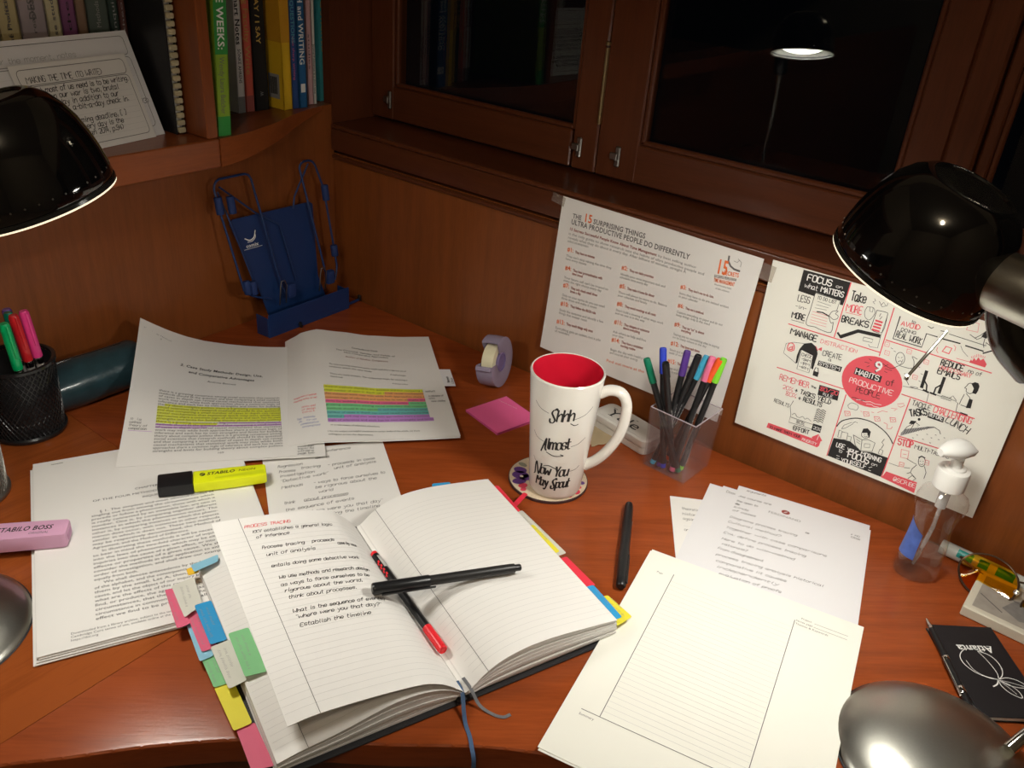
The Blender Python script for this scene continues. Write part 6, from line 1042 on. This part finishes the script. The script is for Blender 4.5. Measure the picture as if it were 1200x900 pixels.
def atlanta():
    ang = 37.84; t = thing('pocket_notebook', 'small black notebook with white peach outline and Atlanta lettering', 'notebook', (1.0044,-.1498,0), R(ang)); W_, H_ = .0642, .1099
    MB().box((W_/2,-H_/2,.0058), (W_,H_,.0009), bevel=.0003).build('cover', mat('soft_black', (.010,.009,.011), .55, var=.2, scale=300), t)
    MB().box((W_/2+.0005,-H_/2,.0032), (W_-.002,H_-.002,.0042)).build('pages', MATS['paper_edge'], t)
    MB().box((W_/2,-H_/2,.0006), (W_,H_,.0009), bevel=.0003).build('cover', MATS['soft_black'], t)
    k = Ink(lambda u, v: (W_-u, -H_+v-0, .00625), .0); 
    k = Ink(lambda u, v: (W_-u, -(v-.0125), .0063), .0001)            # lettering reads from the far side: upside down to the viewer
    k.type('ink_white', 'Atlanta', .0135, .0385, .0120, bold=True, width=.0345); 
    for x in (.0160,.0240,.0330,.0445): k.rect('ink_white', x-.002, .0382, x+.002, .0387)
    Q = lambda pts: smoothline([Vector((x, y, 0)) for x, y in pts], 6)
    k.stroke('ink_white', Q([(.0250,.0465),(.0330,.0425),(.0420,.0440),(.0500,.0520),(.0510,.0620),(.0450,.0720),(.0350,.0780),(.0270,.0795)]), .00075)
    k.stroke('ink_white', Q([(.0270,.0795),(.0210,.0745),(.0170,.0660),(.0175,.0560),(.0220,.0490),(.0300,.0455)]), .00075)
    k.stroke('ink_white', Q([(.0300,.0455),(.0270,.0540),(.0250,.0640),(.0245,.0720),(.0262,.0780)]), .00060)
    k.stroke('ink_white', Q([(.0470,.0580),(.0450,.0690),(.0380,.0760),(.0290,.0790)]), .0005)
    k.stroke('ink_white', Q([(.0270,.0795),(.0180,.0770),(.0090,.0800),(.0030,.0875),(.0130,.0880),(.0220,.0850),(.0270,.0795)]), .00065); k.stroke('ink_white', Q([(.0265,.0800),(.0160,.0830),(.0070,.0865)]), .0004)
    k.stroke('ink_white', Q([(.0275,.0800),(.0200,.0850),(.0150,.0930),(.0160,.1000),(.0240,.0950),(.0280,.0870),(.0275,.0800)]), .00065); k.stroke('ink_white', Q([(.0275,.0802),(.0225,.0880),(.0185,.0960)]), .0004)
    k.stroke('ink_white', Q([(.0275,.0800),(.0310,.0850),(.0360,.0880)]), .0013)
    k.build(t, {'ink_white': 'printed_drawing'})
    p = thing('ballpoint_pen', 'slim black and silver ballpoint clipped along the pocket notebook edge', 'pen', (1.0019,-.1405,.0046), quat=along(Vector((.0655,-.0990,0))))
    MB().lathe([(0,0),(.0010,.0),(.0026,.012),(.0028,.014),(0,.014)], 14).build('tip', MATS['chrome'], p)
    MB().lathe([(0,.014),(.0030,.014),(.0032,.040),(.0032,.100),(.0028,.112),(0,.112)], 14).build('barrel', MATS['black_plastic'], p)
    MB().lathe([(.0033,.050),(.0036,.051),(.0036,.054),(.0033,.055)], 14).lathe([(.0033,.086),(.0037,.087),(.0037,.093),(.0033,.094)], 14).build('ring', MATS['chrome'], p)
    MB().box((-.0040,-.001,.074), (.0012,.0022,.046), bevel=.0004).build('clip', MATS['chrome'], p)
    MB().lathe([(0,.112),(.0018,.112),(.0018,.119),(0,.120)], 12).build('button', MATS['chrome'], p)
atlanta()
# ================================================================ left wall: pencil case, blue stand, books, cards
def pencil_case():
    t = thing('pencil_case', 'dark teal leather tube pencil case lying behind the mesh pen cup', 'pencil case', (.0480,-.4880,0), R(88.5))
    b = MB(); bb = bmesh.new(); V = []; n = 30
    for i, u in enumerate([-.108,-.106,-.10,-.08,-.06,-.04,-.02,0,.02,.04,.06,.08,.092,.098,.100]):
        e = min((u+.108)/.008, (.100-u)/.008, 1); r = .0300*(.80+.20*math.sqrt(max(0, e)))*(1+.035*math.sin(31*u)+.02*math.sin(77*u+1))
        V.append([bb.verts.new((u, r*1.04*math.cos(a)*(1+.015*math.sin(3*a+40*u)), 0.0285+max(-.0285, r*.98*math.sin(a)*(1+.02*math.sin(2*a-50*u))))) for a in [2*math.pi*k/n for k in range(n)]])
    for A, B in zip(V, V[1:]):
        for k in range(n): bb.faces.new((A[k], A[(k+1)%n], B[(k+1)%n], B[k]))
    bb.faces.new(V[0][::-1]); bb.faces.new(V[-1]); bmesh.ops.recalc_face_normals(bb, faces=list(bb.faces)); b._merge(bb)
    b.build('body', mat('teal_leather', (.020,.050,.062), .30, var=.45, scale=55, bump=.9, coat=.25), t, smooth=True, ang=60)
    MB().tube([(-.09,.006,.0570),(-.04,.006,.0585),(.02,.006,.0580),(.08,.006,.0570)], .0012, 8).build('zip', MATS['dark_chrome'], t)
pencil_case()
def book_stand():
    t = thing('book_stand', 'blue metal folding book stand with wire arms leaning in the corner', 'book stand', (.0430,-.1150,0)); O = Vector(t.location)
    m = mat('stand_blue', (.008,.032,.125), .38, var=.06, coat=.2); rub = mat('stand_rubber', (.010,.030,.13), .7)
    n = Vector((1,0,.16)).normalized()
    q = lambda p: Vector(p)-O
    def plate(P, th): # thin panel with its own thickness
        b = MB(); bb = bmesh.new(); A = [bb.verts.new(q(p)) for p in P]; B = [bb.verts.new(q(p)-n*th) for p in P]; k = len(P)
        bb.faces.new(A); bb.faces.new(B[::-1])
        for i in range(k): bb.faces.new((A[i], A[(i+1)%k], B[(i+1)%k], B[i]))
        bmesh.ops.recalc_face_normals(bb, faces=list(bb.faces)); b._merge(bb); return b
    plate([(.016,-.203,.172),(.0155,-.208,.166),(.0345,-.176,.050),(.0425,-.166,.003),(.0425,-.052,.003),(.0340,-.066,.055),(.0170,-.057,.166),(.0165,-.062,.170)], .0016).build('back_plate', m, t)
    led = MB(); led.prism([(.0,-.0805),(.026,-.0785),(.026,.0805),(.0,.0825)], .0, .0022, bevel=.0006)
    led.box((.0262,.001,.0185), (.0018,.160,.037), bevel=.0007); led.box((.013,-.0795,.017), (.026,.0018,.030), bevel=.0006); led.box((.013,.0815,.017), (.026,.0018,.030), bevel=.0006)
    led.build('ledge', m, t)
    f = Vector((.010,0,.0016))
    W1 = [(.0360,-.168,.047),(.0330,-.195,.058),(.032,-.211,.069),(.014,-.227,.186),(.006,-.229,.222),(.0055,-.222,.231),(.0060,-.174,.2315),(.0070,-.168,.226),(.0300,-.146,.072),(.0360,-.142,.050)]
    W2 = [(.0345,-.040,.042),(.0300,-.031,.060),(.0250,-.032,.092),(.0130,-.039,.187),(.0065,-.050,.226),(.0058,-.058,.2318),(.0060,-.072,.2318),(.0068,-.080,.226),(.0300,-.062,.085),(.0345,-.060,.062)]
    for P in (W1, W2):
        P = [q(p)+f for p in P]; pp = [P[0]]
        for a, b_, c in zip(P, P[1:], P[2:]): pp += [b_+(a-b_).normalized()*.003, b_+(c-b_).normalized()*.003]
        MB().tube(pp+[P[-1]], .0017, 8).build('wire_arm', m, t, smooth=True, ang=80)
    for P in ([(.012,-.220,.222),(.014,-.165,.175),(.020,-.127,.150),(.034,-.112,.060)], [(.010,-.060,.228),(.014,-.092,.185),(.017,-.098,.168)], [(.010,-.222,.215),(.020,-.205,.150),(.034,-.185,.060)]):
        MB().tube([q(p)+Vector((.004,0,0)) for p in P], .0014, 8).build('wire_brace', m, t)
    for c, h in (((.0130,-.2275,.197),.024),((.0200,-.2125,.197),.024),((.0320,-.206,.075),.020),((.0330,-.196,.072),.020),((.0145,-.0370,.180),.024),((.0270,-.0330,.088),.018)):
        MB().lathe([(0,-h/2),(.0048,-h/2),(.0056,-h/2+.0012),(.0056,h/2-.0012),(.0048,h/2),(0,h/2)], 14, Matrix.Translation(q(c)+f) @ Matrix.Rotation(R(-9), 4, 'Y')).build('rubber_sleeve', rub, t)
    for y in (-.150, -.072):
        c = q((.050, y, .055)); MB().tube([c+Vector((0,-.006,-.018)), c+Vector((.004,-.006,.012)), c+Vector((.003,-.003,.020)), c+Vector((.003,.003,.020)), c+Vector((.004,.006,.012)), c+Vector((0,.006,-.018))], .0010, 8).build('page_clip', MATS['dull_metal'], t)
        MB().box(c+Vector((.004,.013,.002)), (.010,.014,.022), bevel=.003, seg=2).build('clip_pad', rub, t)
    MB().tube([q((.066,-.138,.004)), q((.069,-.060,.006)), q((.060,.0-.004,.003))], .0022, 8).build('foot_bar', m, t); MB().box(q((.060,-.0025,.006)), (.006,.004,.010), bevel=.001).build('foot_tip', MATS['black_plastic'], t)
    MB().tube([q((.0685,-.136,.0065)), q((.0710,-.136,.0062))], .0032, 10).tube([q((.0700,-.136,.006)), q((.0760,-.138,.0035))], .0026, 10).build('foot_tip', MATS['black_plastic'], t)
    # white emblem: a small bird-like tick over a word, printed on the plate
    u0 = Vector((0,1,0)); v0 = n.cross(u0)*-1; v0 = v0 if v0.z > 0 else -v0; c = q((.0205,-.178,.137))
    k = Ink(lambda u, v: tuple(c+u0*u+v0*v), .0005); k.type('ink_white', 'comix', -.010, -.010, .0075, bold=True, width=.022); k.band('ink_white', (-.014,-.012), (.018,-.012), .0006)
    k.stroke('ink_white', smoothline([Vector(p) for p in ((-.010,.004,0),(-.002,.000,0),(.006,.003,0),(.010,.012,0))], 5), .0016); k.stroke('ink_white', smoothline([Vector(p) for p in ((-.006,-.002,0),(.002,-.002,0),(.008,.002,0),(.009,.006,0))], 5), .0010); k.build(t, {'ink_white': 'printed_emblem'})
book_stand()
def book(label, y0, y1, x, h, col, depth=.15, group='books on the right shelf', lean=0.0, marks=(), rough=.5, z0=.306, pages=True):
    """upright book: spine faces the room at x; y0..y1 its thickness along the shelf"""
    w = y1-y0; t = thing('book', label, 'book', (x, (y0+y1)/2, z0), 0, group); t.rotation_euler = (R(lean), 0, 0)
    nm = 'cloth_%d' % len(MATS); m = mat(nm, col, rough, var=.05, scale=40)
    c = MB(); c.box((-depth/2,-w/2+.0006,h/2), (depth,.0012,h)); c.box((-depth/2,w/2-.0006,h/2), (depth,.0012,h)); c.box((-.0008,0,h/2), (.0016,w,h), bevel=.0004); c.build('cover', m, t)
    MB().box((-depth/2,0,h/2), (depth-.006,w-.003,h-.006)).build('pages', MATS['paper_edge'], t)
    k = Ink(lambda u, v: (.0001, v, u), .0001)          # u runs up the spine, v across it
    for e in marks:
        if e[0] == 'r': k.rect(e[1], e[2], e[4] if e[4] > -1 else -w/2, e[3], e[5] if e[5] < 1 else w/2, lay=1, step=.05)
        elif e[0] == 'down':      # text reading downwards
            k2 = Ink(lambda u, v: (.0001, v, -u), .0001); k2.type(e[1], e[2], -e[3], -e[5]*.36, e[5], width=e[4], lay=2, bold=len(e) > 6); k2.build(t)
        elif e[0] == 'up':
            k3 = Ink(lambda u, v: (.0001, -v, u), .0001); k3.type(e[1], e[2], e[3], -e[5]*.36, e[5], width=e[4], lay=2, bold=len(e) > 6); k3.build(t)
    k.surf = lambda u, v: (.0001, v, u); k.eps = -.0001; 
    if k.g: k.build(t)
    return t
for nm, c in (('green_dark',(.03,.28,.05)),('olive',(.24,.38,.04)),('grey_cover',(.22,.21,.20)),('rose',(.45,.12,.10)),('amber',(.60,.30,.02)),('yellow_cover',(.75,.50,.02)),('gold',(.60,.40,.10)),('sky',(.10,.35,.45))): mat('cov_'+nm, c, .5)
def right_books():
    T = 'down'
    b = book('lime green paperback leaning on the shelf divider, right shelf', -.2520,-.2335,.0715,.225,(.26,.42,.03), lean=-3.0, marks=(('r','cov_green_dark',0,.024,-2,2),('r','cov_green_dark',.098,.225,-2,2),(T,'ink_white','IN TWELVE WEEKS:',.2300,.127,.0135,1),(T,'ink_line','Wendy Laura Belcher',.095,.068,.0105)))
    book('pale grey paperback with black title, beside the coral red book', -.1500,-.1385,-.0220,.215,(.80,.77,.74), marks=(('r','cov_grey_cover',0,.022,-2,2),(T,'ink_black','How to Take Smart Notes',.235,.145,.0105,1),(T,'ink_soft','SÖNKE AHRENS',.085,.045,.0065,1)), lean=-1.2)
    book('coral red paperback with orange title on the right shelf', -.1365,-.1235,-.0215,.215,(.78,.15,.10), marks=(('r','cov_rose',0,.022,-2,2),(T,'cov_gold','On Writing Faculty Write',.215,.165,.0115)), lean=-1.0)
    book('black paperback with yellow lettering between coral and yellow books', -.1215,-.0985,-.0205,.225,(.010,.010,.011), marks=((T,'cov_gold','THEY SAY / I SAY',.190,.100,.0100,1),('up','ink_grey','W',.020,.006,.008)))
    b = book('thick yellow and orange book with barcode sticker on its cover', -.0850,-.0695,-.0035,.225,(.74,.46,.02), marks=(('r','cov_amber',.092,.225,-2,2),))
    k = Ink(lambda u, v: (u-.080, -.00775, v), .0002)
    k.rect('ink_grey', .048,.014,.072,.048); k.rect('cov_amber', .0,.092,.0795,.225)
    for i in range(9): k.rect('ink_black', .052+i*.0018, .020, .0530+i*.0018+.0005*(i % 2), .044, lay=2)
    k.build(b, {'ink_grey':'barcode_sticker','ink_black':'barcode_sticker','cov_amber':'printed_panel'})
    book('slim navy paperback on research questions, right of the yellow book', -.0690,-.0575,-.0035,.220,(.03,.08,.26), marks=((T,'sky' if 0 else 'cov_sky','RESEARCH QUESTIONS',.200,.110,.0085,1),(T,'tab_pink','into sharp writing',.100,.060,.0055)))
    book('blue paperback titled research and writing, white lettering', -.0565,-.0430,-.0020,.220,(.02,.12,.30), marks=((T,'ink_white','RESEARCH and WRITING',.205,.145,.0120,1),('r','ink_white',.022,.034,-.004,.004)))
    book('dusty pink slim book with white page edge, near shelf end', -.0305,-.0205,-.0140,.215,(.66,.40,.42), marks=((T,'ink_soft','studies',.10,.05,.005),))
    book('thin white booklet with small black spine text beside teal book', -.0200,-.0150,-.0135,.205,(.85,.82,.78), marks=((T,'ink_black','Journal Publication in a short time',.085,.070,.0055),))
    book('teal paperback at the far right end of the shelf', .0015,.0160,-.0235,.215,(.06,.40,.46), marks=((T,'cov_gold','GETTING STARTED',.190,.120,.0065,1),(T,'cov_sky','press',.045,.02,.006)))
right_books()
def left_books():
    G = 'books on the left shelf behind cards'; x = -.030; T = 'up'
    for lab, y0, y1, col, mk in (
        ('pale grey book at the left end of the upper row',-.470,-.4440,(.42,.41,.36),()),
        ('cream yellow book with two dark title lines, left row',-.4425,-.4200,(.52,.43,.22),((T,'ink_line','The Practical Guide Study',.100,.11,.0070),(T,'ink_line','of Politics',.103,.060,.0070))),
        ('wide mauve grey book with dark title, left row',-.4185,-.3890,(.36,.30,.32),((T,'ink_line','DESIGN',.130,.045,.0110,1),(T,'ink_soft','reasoning',.115,.050,.006))),
        ('cream book with dotted dark spine text, left row',-.3880,-.3720,(.55,.49,.31),((T,'ink_line','case study methods',.100,.11,.0060,1),)),
        ('purple book in the left row behind the cards',-.3710,-.3535,(.20,.06,.16),((T,'ink_black','the logic',.115,.09,.006),)),
        ('brown cloth book in the left row behind the cards',-.3525,-.3405,(.22,.13,.08),()),
        ('dark grey green book in the left row behind cards',-.3395,-.3130,(.07,.09,.075),((T,'ink_grey','Methods',.118,.03,.008),)),
        ('very dark green slim book in the left row',-.3120,-.2995,(.025,.045,.035),((T,'ink_grey','inquiry',.112,.05,.006),)),
        ('dark maroon book between green book and black binder',-.2990,-.2900,(.10,.035,.03),((T,'ink_grey','theory',.112,.05,.004),))):
        book(lab, y0, y1, x-.012, .235, col, group=G, marks=mk, depth=.14)
left_books()
def binder():
    t = thing('spiral_binder', 'black spiral bound book with cream comb edge beside the divider', 'book', (.0385,-.2815,.306))
    MB().box((-.088,-.0052,.12), (.170,.0016,.24), bevel=.0006).build('cover', mat('binder_black', (.010,.010,.012), .4, var=.1), t)
    MB().box((-.088,.0052,.12), (.170,.0016,.24), bevel=.0006).build('cover', MATS['binder_black'], t)
    cr = mat('comb_cream', (.48,.42,.27), .5, var=.2, scale=200); k = MB()
    for i in range(26):
        z = .006+i*.0089; MB().box((-.0005,0,z), (.0050,.0098,.0066), bevel=.0012).build('comb_ring', cr, t)
    MB().box((-.088,0,.12), (.164,.0086,.236)).build('pages', MATS['paper_edge'], t)
binder()
def cards():
    # two index cards leaning on the books: local u along the card, v up its slope
    def card(label, name, br, run, w, h, lean, m, d):
        rn = Vector(run).normalized(); up = Vector((lean[0], lean[1], lean[2])).normalized(); nrm = rn.cross(up)
        o = Vector(br)-rn*w; t = thing(name, label, 'card', o, group='index cards leaning on the shelf')
        sf = lambda u, v: tuple(rn*u+up*v)
        def cut(u, v): return sf(u*w, v*h)
        MB().sheet(cut, 4, 4, .0005).build('card', MATS[m], t)
        return t, Ink(sf, .00025), w, h
    def rbox(k, x0, y0, x1, y1, r=.005, w_=.0007):
        P = []
        for cx, cy, q in ((x1-r,y1-r,0),(x0+r,y1-r,1),(x0+r,y0+r,2),(x1-r,y0+r,3)): P += [(cx+r*math.cos((q+i/5)*math.pi/2), cy+r*math.sin((q+i/5)*math.pi/2)) for i in range(6)]
        k.stroke('ink_line', P+[P[0]], w_)
    run = (-.170,1,0); lean = (-.050,-.004,.108)
    t, k, w, h = card('large white index card with rounded boxes leaning on left shelf books', 'index_card', (.0235,-.2965,.3064), run, .2032, .1270, lean, 'paper_cool_lit', 0)
    rbox(k, .008,.099,w-.008,.121); rbox(k, .008,.012,w-.008,.0965); 
    for i in range(12): k.band('ink_rule', (.012,.018+i*.0062), (w-.012,.018+i*.0062), .0003)
    for s, x, y in (('mks',.162,.083),('but',.164,.075),('to',.172,.068),('goes',.166,.058),(', p(.193)',.166,.040)): k.hand('ink_black', s, x, y, .0058, w=.0006, slant=.2)
    k.hand('ink_grey', 'for the moment, notes', .02, .103, .006, w=.0004); k.hand('ink_soft', '( Some considerations of how we write', .055, .086, .0045, w=.0004, width=.098)
    k.build(t, {'ink_black': HW, 'ink_grey': HW, 'ink_soft': HW, 'ink_rule': 'ruled_lines', 'ink_line': 'printed_frame'})
    t, k, w, h = card('smaller lined index card with handwriting in front of the large one', 'index_card', (.0305,-.3130,.3064), run, .1524, .1016, (-.050,-.004,.108), 'paper', 0)
    rbox(k, .006,.079,w-.006,.096); rbox(k, .006,.007,w-.006,.0775)
    for i in range(9): k.band('ink_rule', (.009,.014+i*.0066), (w-.009,.014+i*.0066), .0003)
    k.hand('ink_black', 'MAKING THE TIME (TO WRITE)', .014, .0815, .0064, width=.098, w=.0007)
    for i, s in enumerate(('What most of us need is to be writing.','And then our war is two, brutal','hours a day in addition to our','other work, a-bit-a-day check in.','','with each coming deadline, [ ]','and writing every day is the','way on. (Newman 2014, p.94)')):
        if s: k.hand('ink_black', s, .012, .0700-i*.0076, .0058, width=min(.132, .0037*len(s)), w=.0008, slant=.2)
    k.build(t, {'ink_black': HW, 'ink_rule': 'ruled_lines', 'ink_line': 'printed_frame'})
cards()
